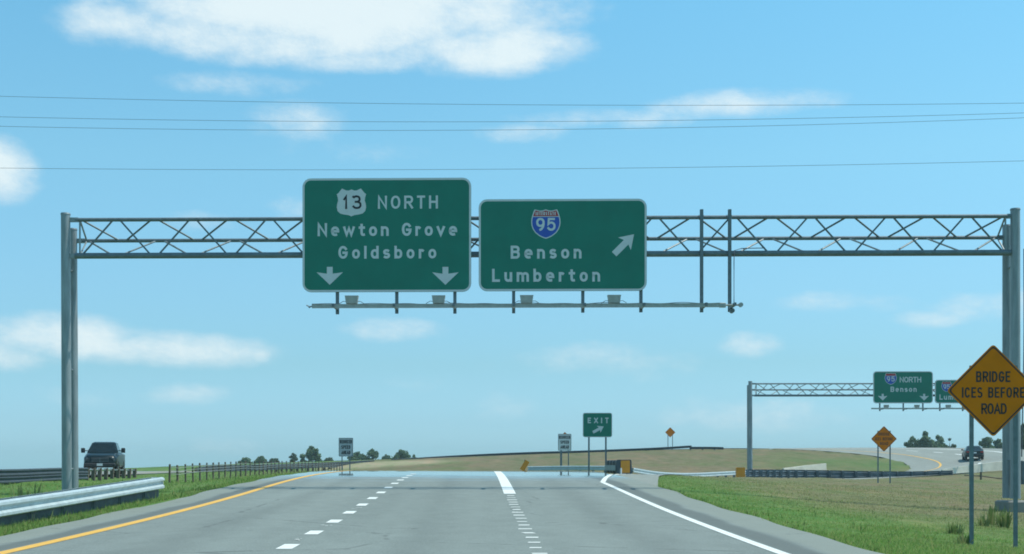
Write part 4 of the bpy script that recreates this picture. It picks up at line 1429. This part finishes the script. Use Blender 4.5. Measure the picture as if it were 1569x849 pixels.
def wheel(root, x, y, r, w):
    mb = MB(); sg = 1 if x > 0 else -1
    prof = [(-w / 2, r * .62), (-w / 2, r * .92), (-w * .38, r), (w * .38, r), (w / 2, r * .92), (w / 2, r * .62)]
    n = 22
    rings = [[Vector((x + sg * a, y + rr_ * math.cos(2 * math.pi * k / n), r + rr_ * math.sin(2 * math.pi * k / n))) for k in range(n)] for a, rr_ in prof]
    mb.loft(rings)
    wo = mb.build('wheel', M['rubber'], root, True)
    mb = MB()
    rings = [[Vector((x + sg * a, y + rr_ * math.cos(2 * math.pi * k / n), r + rr_ * math.sin(2 * math.pi * k / n))) for k in range(n)] for a, rr_ in ((w / 2 - .03, r * .62), (w / 2 + .005, r * .60), (w / 2 - .02, r * .48), (w / 2 + .002, r * .18), (w / 2 + .01, r * .1))]
    mb.loft(rings); mb.build('rim', M['chrome'], wo, True)


def vehicle(name, loc, rz, label, cat, S, paint):
    root = empty(name, loc, label, cat, rz)
    mb = MB(); mb.loft([octo(*q) for q in S['body']]); mb.build('body', paint, root, True)
    yf0, yf1, yr1, yr0, hb, ht, zb, zt = S['cab']           # windscreen foot/top, rear top/foot, half widths, heights
    c = .08
    mb = MB()
    lower = [Vector((-hb, yf0, zb)), Vector((hb, yf0, zb)), Vector((hb, yr0, zb)), Vector((-hb, yr0, zb))]
    upper = [Vector((-ht, yf1, zt - .07)), Vector((ht, yf1, zt - .07)), Vector((ht, yr1, zt - .07)), Vector((-ht, yr1, zt - .07))]
    roof = [Vector((-ht + .14, yf1 + .18, zt)), Vector((ht - .14, yf1 + .18, zt)), Vector((ht - .14, yr1 - .14, zt)), Vector((-ht + .14, yr1 - .14, zt))]
    mb.loft([lower, upper, roof]); mb.build('cab', paint, root, True)
    mb = MB(); inset_quad(mb, [lower[0], lower[1], upper[1], upper[0]], .88, .012); mb.build('windscreen', M['glass'], root)
    mb = MB(); inset_quad(mb, [lower[2], lower[3], upper[3], upper[2]], .84, .012); mb.build('rear_window', M['glass'], root)
    for a, b_ in ((1, 2), (3, 0)):
        for (u0, u1) in ((.06, .50), (.54, .94)):
            l0, l1 = lower[a].lerp(lower[b_], u0), lower[a].lerp(lower[b_], u1); t0, t1 = upper[a].lerp(upper[b_], u0), upper[a].lerp(upper[b_], u1)
            mb = MB(); inset_quad(mb, [l0, l1, t1, t0], .88, .012); mb.build('side_window', M['glass'], root)
    for x in (-S['track'], S['track']):
        for y in S['axles']: wheel(root, x, y, S['wr'], S['ww'])
    # wheel arches
    for sg in (-1, 1):
        for y in S['axles']:
            mb = MB(); r = S['wr']; n = 14
            ring_o = [Vector((sg * (S['hw'] + .015), y + (r + .09) * math.cos(math.pi * k / n), r + (r + .06) * math.sin(math.pi * k / n))) for k in range(n + 1)]
            ring_i = [Vector((sg * (S['hw'] + .015), y + (r + .01) * math.cos(math.pi * k / n), r + (r - .01) * math.sin(math.pi * k / n))) for k in range(n + 1)]
            ro2 = [p - Vector((sg * .08, 0, 0)) for p in ring_o]; ri2 = [p - Vector((sg * .08, 0, 0)) for p in ring_i]
            mb.loft([ro2, ring_o, ring_i, ri2], False, False, closed=False); mb.build('wheel_arch', M['dark_plastic'], root, True)
    for sg in (-1, 1):
        mb = MB(); mx, my, mz = S['mirror']
        mb.bbox((sg * mx, my, mz), (S['mw'], .12, S['mh']), .03); mo = mb.build('door_mirror', M['dark_plastic'], root)
        mb = MB(); mb.tube((sg * (hb - .04), my + .05, mz - .02), (sg * (mx - .05), my, mz - .02), .03, n=6); mb.build('mirror_arm', M['dark_plastic'], mo)
    return root


yb_ = 84.0
zt_ = float(np.interp(yb_, [p.y for p in opp_c], [p.z for p in opp_c]))
truck_x = (160.5 - VX) / F * yb_
tr = vehicle('pickup_truck', (truck_x, yb_, zt_ - .0), R(10), 'dark green pickup truck with big mirrors coming towards us on the opposite road', 'pickup truck', dict(
    body=[(-2.90, .80, .55, 1.02, .14), (-2.80, .90, .46, 1.14, .16), (-2.5, .975, .44, 1.24, .20), (-1.7, 1.0, .44, 1.33, .18), (-1.25, 1.0, .44, 1.36, .12), (1.3, 1.0, .46, 1.34, .08), (2.7, 1.0, .48, 1.29, .06), (2.8, .97, .52, 1.25, .06)],
    cab=(-1.40, -.55, 1.10, 1.30, .93, .70, 1.34, 2.03), track=.84, axles=(-1.85, 1.85), wr=.40, ww=.28, hw=1.0, mirror=(1.20, -.95, 1.50), mw=.24, mh=.30), M['truck_paint'])
mb = MB(); mb.bbox((0, -2.88, .90), (1.05, .10, .30), .03); go = mb.build('grille', M['dark_plastic'], tr)
mb = MB()
for zz in (.80, .90, 1.0): mb.box((0, -2.935, zz), (1.0, .02, .022))
mb.box((0, -2.94, .90), (.03, .02, .28)); mb.build('grille_bar', M['galv_dark'], go)
for sg in (-1, 1):
    mb = MB(); mb.bbox((sg * .70, -2.84, .93), (.30, .12, .24), .04); mb.build('headlight', M['lamp_dark'], tr)
mb = MB(); mb.bbox((0, -2.92, .60), (1.86, .20, .22), .05); bo = mb.build('bumper', M['dark_plastic'], tr)
mb = MB(); mb.box((0, -3.03, .62), (.34, .012, .15)); mb.build('number_plate', M['whiteplate'], bo)

ci = min(range(NRC), key=lambda i: (ramp_c[i] - PT(1478, 700, 138)).length)
cp = PT(1490.5, 694.5, 137)
tdir = ramp_c[ci + 1] - ramp_c[ci]
crz = math.atan2(tdir.y, tdir.x) + R(90)
cz_ = None
car = vehicle('dark_car', (cp.x, cp.y, 0), crz * 0 + R(180 - 15), 'dark sedan car driving away up the ramp, half behind the near sign post', 'car', dict(
    body=[(-2.25, .72, .38, .66, .10), (-2.1, .84, .30, .78, .12), (-1.2, .89, .28, .92, .10), (-.6, .9, .26, .95, .08), (1.5, .9, .28, .98, .08), (2.1, .86, .32, .97, .10), (2.25, .78, .40, .90, .10)],
    cab=(-1.0, -.25, .95, 1.75, .82, .62, .94, 1.42), track=.78, axles=(-1.35, 1.38), wr=.32, ww=.22, hw=.9, mirror=(.98, -.62, 1.02), mw=.18, mh=.14), M['car_paint'])
for sg in (-1, 1):
    mb = MB(); mb.bbox((sg * .66, 2.22, .78), (.30, .10, .15), .03); mb.build('tail_light', M['tail_red'], car)
mb = MB(); mb.bbox((0, 2.25, .47), (1.6, .16, .20), .05); bo = mb.build('bumper', M['dark_plastic'], car)
mb = MB(); mb.box((0, 2.29, .70), (.32, .012, .15)); mb.build('number_plate', M['whiteplate'], car)

# put the car on the ramp surface
def ramp_z(x, y):
    i = min(range(NRC), key=lambda i: (ramp_c[i].x - x) ** 2 + (ramp_c[i].y - y) ** 2)
    return ramp_c[i].z
car.location.z = ramp_z(cp.x, cp.y) + .0

# ------------------------------------------------------------------ trees
def tree(px, py_top, d, width_px, base_z, label, leaf='leaf', n=1500, squat=1.0, group='far trees', seed=0, lean=0.0):
    rnd = random.Random(seed)
    x = (px - VX) / F * d
    top = CZ - (py_top - HY) / F * d
    H = top - base_z
    rad = width_px / F * d / 2
    root = empty('tree', (x, d, base_z), label, 'tree', group=group)
    mb = MB()
    tp = [Vector((0, 0, -.5)), Vector((.1, 0, H * .2)), Vector((lean * .5, .1, H * .45)), Vector((lean, 0, H * .75)), Vector((lean, 0, H * .9))]
    mb.path(tp, lambda i: max(.04, H * .024 * (1 - i * .22)), 8)
    cl = []
    for k in range(9):
        a = 2 * math.pi * k / 9 + rnd.uniform(-.3, .3); z0 = H * rnd.uniform(.3, .62)
        rr_ = rad * rnd.uniform(.45, .85)
        e = Vector((lean + rr_ * math.cos(a), rr_ * math.sin(a), z0 + H * rnd.uniform(.08, .25)))
        s_ = Vector((lean * .5, 0, z0))
        mb.path([s_, s_.lerp(e, .5) + Vector((0, 0, -H * .02)), e], lambda i: max(.03, H * .010 * (1 - i * .35)), 5)
        cl.append(e)
    mb.build('trunk', M['bark'], root, True)
    vs, fs = [], []
    nc = 24
    cen = []
    for k in range(nc):
        while True:
            u = Vector((rnd.uniform(-1, 1), rnd.uniform(-1, 1), rnd.uniform(-1, 1)))
            if .2 < u.length < 1: break
        cz0 = H * (.66 if squat == 1 else .58)
        hz = (H - H * .30) / 2
        cen.append((Vector((lean + u.x * rad * .80, u.y * rad * .80, H * .62 + u.z * hz * .82)), rad * rnd.uniform(.20, .42)))
    cen.append((Vector((lean, 0, H * .90)), rad * .22))
    for k in range(n):
        c, r = rnd.choice(cen)
        dv = Vector((rnd.gauss(0, 1), rnd.gauss(0, 1), rnd.gauss(0, .8))).normalized() * r * (rnd.random() ** .45)
        p = c + dv
        if p.z > H * 1.01 or p.z < H * .16: continue
        s_ = rad * rnd.uniform(.09, .17)
        a = Vector((rnd.gauss(0, 1), rnd.gauss(0, 1), rnd.gauss(0, 1))).normalized()
        b_ = a.orthogonal().normalized(); a2 = a.cross(b_)
        i0 = len(vs)
        vs += [tuple(p + b_ * s_), tuple(p + a2 * s_ * .6), tuple(p - b_ * s_), tuple(p - a2 * s_ * .6)]
        fs.append((i0, i0 + 1, i0 + 2, i0 + 3))
    mb = MB(); mb.v, mb.f = vs, fs
    mb.build('crown', M[leaf], root)
    return root


TR = [
    (375, 700, 330, 34, -3.5, 'round low tree, leftmost of the far trees behind the median barrier', 'leaf'),
    (401, 697, 340, 26, -3.5, 'small tree second from the left among the far trees', 'leaf'),
    (418, 702, 360, 26, -3.5, 'low spreading tree just right of the two leftmost far trees', 'leaf_pale'),
    (449, 691, 345, 17, -3.5, 'slim tree close against the left side of the tallest far tree', 'leaf_pale'),
    (477, 681, 340, 34, -3.5, 'tallest tree of the left far group, left of the grey speed sign', 'leaf'),
    (505, 700, 380, 26, -3.5, 'low tree between the tallest far tree and the left speed sign', 'leaf_pale'),
    (548, 690, 350, 32, -3.5, 'bushy tree just right of the left speed sign', 'leaf'),
    (570, 685, 350, 26, -3.5, 'darker taller tree second to the right of the left speed sign', 'leaf'),
    (592, 695, 370, 26, -3.5, 'low tree in the gap right of the left speed sign trees', 'leaf'),
    (614, 687, 350, 30, -3.5, 'tree at the right end of the left far group, above the guardrail', 'leaf'),
    (634, 694, 370, 18, -3.5, 'tiny last tree where the left tree line meets the embankment guardrail', 'leaf'),
    (1398, 666, 300, 28, -.5, 'low dark bush-like tree, leftmost behind the curve of the ramp', 'leaf'),
    (1418, 658.5, 300, 36, -.5, 'broad dark tree behind the ramp, tallest of its group', 'leaf'),
    (1437, 664, 310, 30, -.5, 'tree right of the tallest one behind the ramp curve', 'leaf'),
    (1455, 668, 310, 20, -.5, 'pale thin tree at the right end of the ramp curve group', 'leaf_pale'),
    (1512, 667, 300, 26, -.5, 'dark tree seen between the dark car and the right gantry post', 'leaf'),
    (1530, 670, 305, 30, -.5, 'dark low tree just left of the right gantry post', 'leaf'),
    (1574, 642, 215, 46, .0, 'taller dark tree at the right edge beyond the gantry post', 'leaf'),
    (1600, 652, 230, 50, .0, 'wide tree at the very right edge of the view', 'leaf'),
]
for k, q in enumerate(TR):
    tree(q[0], q[1], q[2], q[3], q[4], q[5], q[6], n=2600, seed=100 + k)

# ------------------------------------------------------------------ power lines and their poles
WIRES = [[(0, 147.5), (785, 160.5), (1569, 158)], [(0, 179), (785, 186.5), (1569, 173)], [(0, 193.5), (785, 199), (1569, 180.5)], [(0, 257.5), (620, 260), (1569, 246.5)]]
WL = ['topmost of the four power lines crossing the sky', 'second power line from the top across the sky, upper of the close pair', 'third power line from the top, lower of the close pair', 'lowest power line, just above the top of the green signs']
DW = 62.0
ends = [[], []]
for w_, lb in zip(WIRES, WL):
    co = np.polyfit([p[0] for p in w_], [p[1] for p in w_], 2)
    co[0] = max(-.00002, co[0])
    pts = [PT(px, float(np.polyval(co, px)), DW) for px in np.linspace(-620, 2160, 60)]
    ends[0].append(pts[0]); ends[1].append(pts[-1])
    mb = MB(); mb.path([p - pts[0] for p in pts], .0085, 5)
    o = mb.build('power_line', M['wire'], None, True); o.location = pts[0]
    setp(o, lb, 'power line', 'power lines across the sky')

# ------------------------------------------------------------------ grass
def grass():
    segs = []
    def region(n, fx, dlo, dhi, hmin, hmax, wmul):
        u = rng.random(n)
        dd = 1 / (1 / dlo + u * (1 / dhi - 1 / dlo))           # denser close by
        xx = fx(dd, rng.random(n))
        ok = ~inside_roads(xx, dd, -.02)
        xx, dd = xx[ok], dd[ok]
        zz = terr(xx, dd)
        segs.append((xx, dd, zz, rng.uniform(hmin, hmax, len(xx)), np.full(len(xx), wmul) * (.5 + dd / 40)))
    region(90000, lambda d, u: 5.3 + (.46 * d + 2 - 5.3) * u ** 1.1, 15, 62, .018, .048, .5)
    region(26000, lambda d, u: 6.5 + (.46 * d + 2 - 6.5) * u, 45, 118, .02, .05, .4)
    region(6000, lambda d, u: 5.55 + .5 * u, 15, 50, .03, .08, .6)                    # fringe creeping over the shoulder edge
    region(30000, lambda d, u: -7.9 - 1.2 * u, 15, 60, .03, .09, .6)
    region(26000, lambda d, u: -8.0 - 13 * u, 18, 110, .03, .10, .6)
    X = np.concatenate([s_[0] for s_ in segs]); Y = np.concatenate([s_[1] for s_ in segs]); Z = np.concatenate([s_[2] for s_ in segs])
    Hh = np.concatenate([s_[3] for s_ in segs]); Wd = np.concatenate([s_[4] for s_ in segs])
    # patchy height
    Hh = Hh * rng.gamma(6, 1 / 6, len(X))
    tall = rng.random(len(X)) < .012                                      # odd seed stalks above the mown turf
    Hh = np.where(tall, Hh * 2.6, Hh)
    nb = 3
    n = len(X)
    V = np.zeros((n, nb, 3, 3))
    for b_ in range(nb):
        ang = rng.uniform(0, 2 * np.pi, n); ln = rng.uniform(.2, 1.0, n) * Hh * .8
        ox, oy = rng.normal(0, .05, n) * Wd, rng.normal(0, .05, n) * Wd
        w = .016 * Wd * rng.uniform(.7, 1.3, n)
        pa = rng.uniform(0, np.pi, n)
        bx, by = X + ox, Y + oy
        V[:, b_, 0] = np.stack([bx - w * np.cos(pa), by - w * np.sin(pa), Z - .04], 1)
        V[:, b_, 1] = np.stack([bx + w * np.cos(pa), by + w * np.sin(pa), Z - .04], 1)
        V[:, b_, 2] = np.stack([bx + np.cos(ang) * ln, by + np.sin(ang) * ln, Z + Hh * rng.uniform(.6, 1.1, n)], 1)
    V = V.reshape(-1, 3)
    me = bpy.data.meshes.new('grass')
    nt = n * nb
    me.vertices.add(nt * 3); me.vertices.foreach_set('co', V.ravel())
    me.loops.add(nt * 3); me.loops.foreach_set('vertex_index', np.arange(nt * 3))
    me.polygons.add(nt); me.polygons.foreach_set('loop_start', np.arange(0, nt * 3, 3)); me.polygons.foreach_set('loop_total', np.full(nt, 3))
    me.update()
    # leaning blades take the light of the turf they stand in
    nrm = np.repeat(np.stack([rng.normal(0, .28, nt), rng.normal(0, .28, nt), np.ones(nt)], 1), 3, axis=0)
    nrm /= np.linalg.norm(nrm, axis=1)[:, None]
    me.polygons.foreach_set('use_smooth', [True] * nt)
    me.normals_split_custom_set(nrm.tolist())
    o = bpy.data.objects.new('grass', me); COL.objects.link(o)
    return o


m, t, b = new_mat('grass_blades')
geo = nod(t, 'ShaderNodeNewGeometry')
sx = nod(t, 'ShaderNodeSeparateXYZ'); t.links.new(geo.outputs['Position'], sx.inputs[0])
gr = ramp(t, geo.outputs['Random Per Island'], [(0, (.11, .25, .055)), (.5, (.15, .31, .07)), (.8, (.23, .34, .10)), (1, (.36, .37, .16))])
tn = ramp(t, geo.outputs['Random Per Island'], [(0, (.20, .27, .11)), (.4, (.28, .30, .15)), (1, (.40, .37, .22))])
far = nod(t, 'ShaderNodeMapRange', interpolation_type='SMOOTHSTEP'); t.links.new(sx.outputs[1], far.inputs[0]); far.inputs[1].default_value = 55; far.inputs[2].default_value = 118
flx = nod(t, 'ShaderNodeMapRange', interpolation_type='SMOOTHSTEP'); t.links.new(sx.outputs[0], flx.inputs[0]); flx.inputs[1].default_value = -24; flx.inputs[2].default_value = -8
far_ = nod(t, 'ShaderNodeMath', operation='MULTIPLY'); t.links.new(far.outputs[0], far_.inputs[0]); t.links.new(flx.outputs[0], far_.inputs[1]); far = far_
fx = nod(t, 'ShaderNodeMapRange', interpolation_type='SMOOTHSTEP'); t.links.new(sx.outputs[0], fx.inputs[0]); fx.inputs[1].default_value = 6.8; fx.inputs[2].default_value = 12
fd = nod(t, 'ShaderNodeMapRange', interpolation_type='SMOOTHSTEP'); t.links.new(sx.outputs[1], fd.inputs[0]); fd.inputs[1].default_value = 27; fd.inputs[2].default_value = 40; fd.inputs[4].default_value = .85
fxm = nod(t, 'ShaderNodeMath', operation='MULTIPLY'); t.links.new(fx.outputs[0], fxm.inputs[0]); t.links.new(fd.outputs[0], fxm.inputs[1])
mx = nod(t, 'ShaderNodeMath', operation='MAXIMUM'); t.links.new(far.outputs[0], mx.inputs[0]); t.links.new(fxm.outputs[0], mx.inputs[1])
n1 = noise_fac(t, .14, 4)
nn = nod(t, 'ShaderNodeMath', operation='MULTIPLY_ADD'); t.links.new(n1, nn.inputs[0]); nn.inputs[1].default_value = 1.6; nn.inputs[2].default_value = -.8
fs = nod(t, 'ShaderNodeMath', operation='ADD'); fs.use_clamp = True; t.links.new(mx.outputs[0], fs.inputs[0]); t.links.new(nn.outputs[0], fs.inputs[1])
gcol = mixc(t, fs.outputs[0], gr, tn)
t.links.new(gcol, b.inputs['Base Color']); leafy(t, b, gcol)
b.inputs['Roughness'].default_value = .6
b.inputs['Specular IOR Level'].default_value = .2
M['grass'] = m
go = grass()
go.data.materials.append(M['grass'])
setp(go, 'short green and straw-coloured roadside grass', 'grass', kind='stuff')


def weed(px, py, d, h, n, label, mat='grass'):
    p = PT(px, py, d)
    x, y = p.x, p.y
    z = tz(x, y)
    mb = MB()
    for k in range(n):
        a = random.uniform(0, 2 * math.pi); r0 = random.uniform(0, .18); lean = random.uniform(.05, .4) * h
        b0 = Vector((r0 * math.cos(a), r0 * math.sin(a), -.05)); tip = b0 + Vector((lean * math.cos(a), lean * math.sin(a), h * random.uniform(.5, 1)))
        w = Vector((-math.sin(a), math.cos(a), 0)) * random.uniform(.012, .03)
        mid = b0.lerp(tip, .55) + Vector((0, 0, h * .12))
        mb.add([b0 - w, b0 + w, mid + w * .8, mid - w * .8, tip], [(0, 1, 2, 3), (3, 2, 4)])
    o = mb.build('weed_clump', M['weed'])
    o.location = (x, y, z)
    return setp(o, label, 'weed')


M['weed'] = leaf_mat('weed_leaves', (.12, .19, .05), (.17, .24, .08), (.28, .29, .13))
weed(1519, 800, 34, .6, 36, 'tall green weed clump just left of the concrete pedestal')
weed(1506, 806, 33, .35, 30, 'lower bushy weed left of the tall weed by the pedestal')
weed(1463, 812, 29, .35, 40, 'low weed clump left of the near sign post')
weed(1538, 815, 33, .6, 50, 'dry weed clump in front of the concrete pedestal')
weed(1476, 835, 25.6, .3, 40, 'leafy weed at the foot of the near left sign post')
weed(30, 775, 31, .75, 14, 'pale seed-head weed standing behind the near guardrail at the far left')
weed(54, 770, 32, .75, 12, 'pale seed-head weed just left of the gantry post behind the guardrail')

# ------------------------------------------------------------------ summer haze
hz = MB().box((0, 0, 2.0), (6600, 6800, 56)).build('haze', None)
hm = bpy.data.materials.new('haze_air'); hm.use_nodes = True
ht_ = hm.node_tree; ht_.nodes.clear()
ho_ = ht_.nodes.new('ShaderNodeOutputMaterial'); hv = ht_.nodes.new('ShaderNodeVolumePrincipled')
hv.inputs['Color'].default_value = (.70, .96, .97, 1); hv.inputs['Density'].default_value = .00032; hv.inputs['Anisotropy'].default_value = 0.0
ht_.links.new(hv.outputs[0], ho_.inputs['Volume'])
hz.data.materials.append(hm)
setp(hz, kind='stuff')
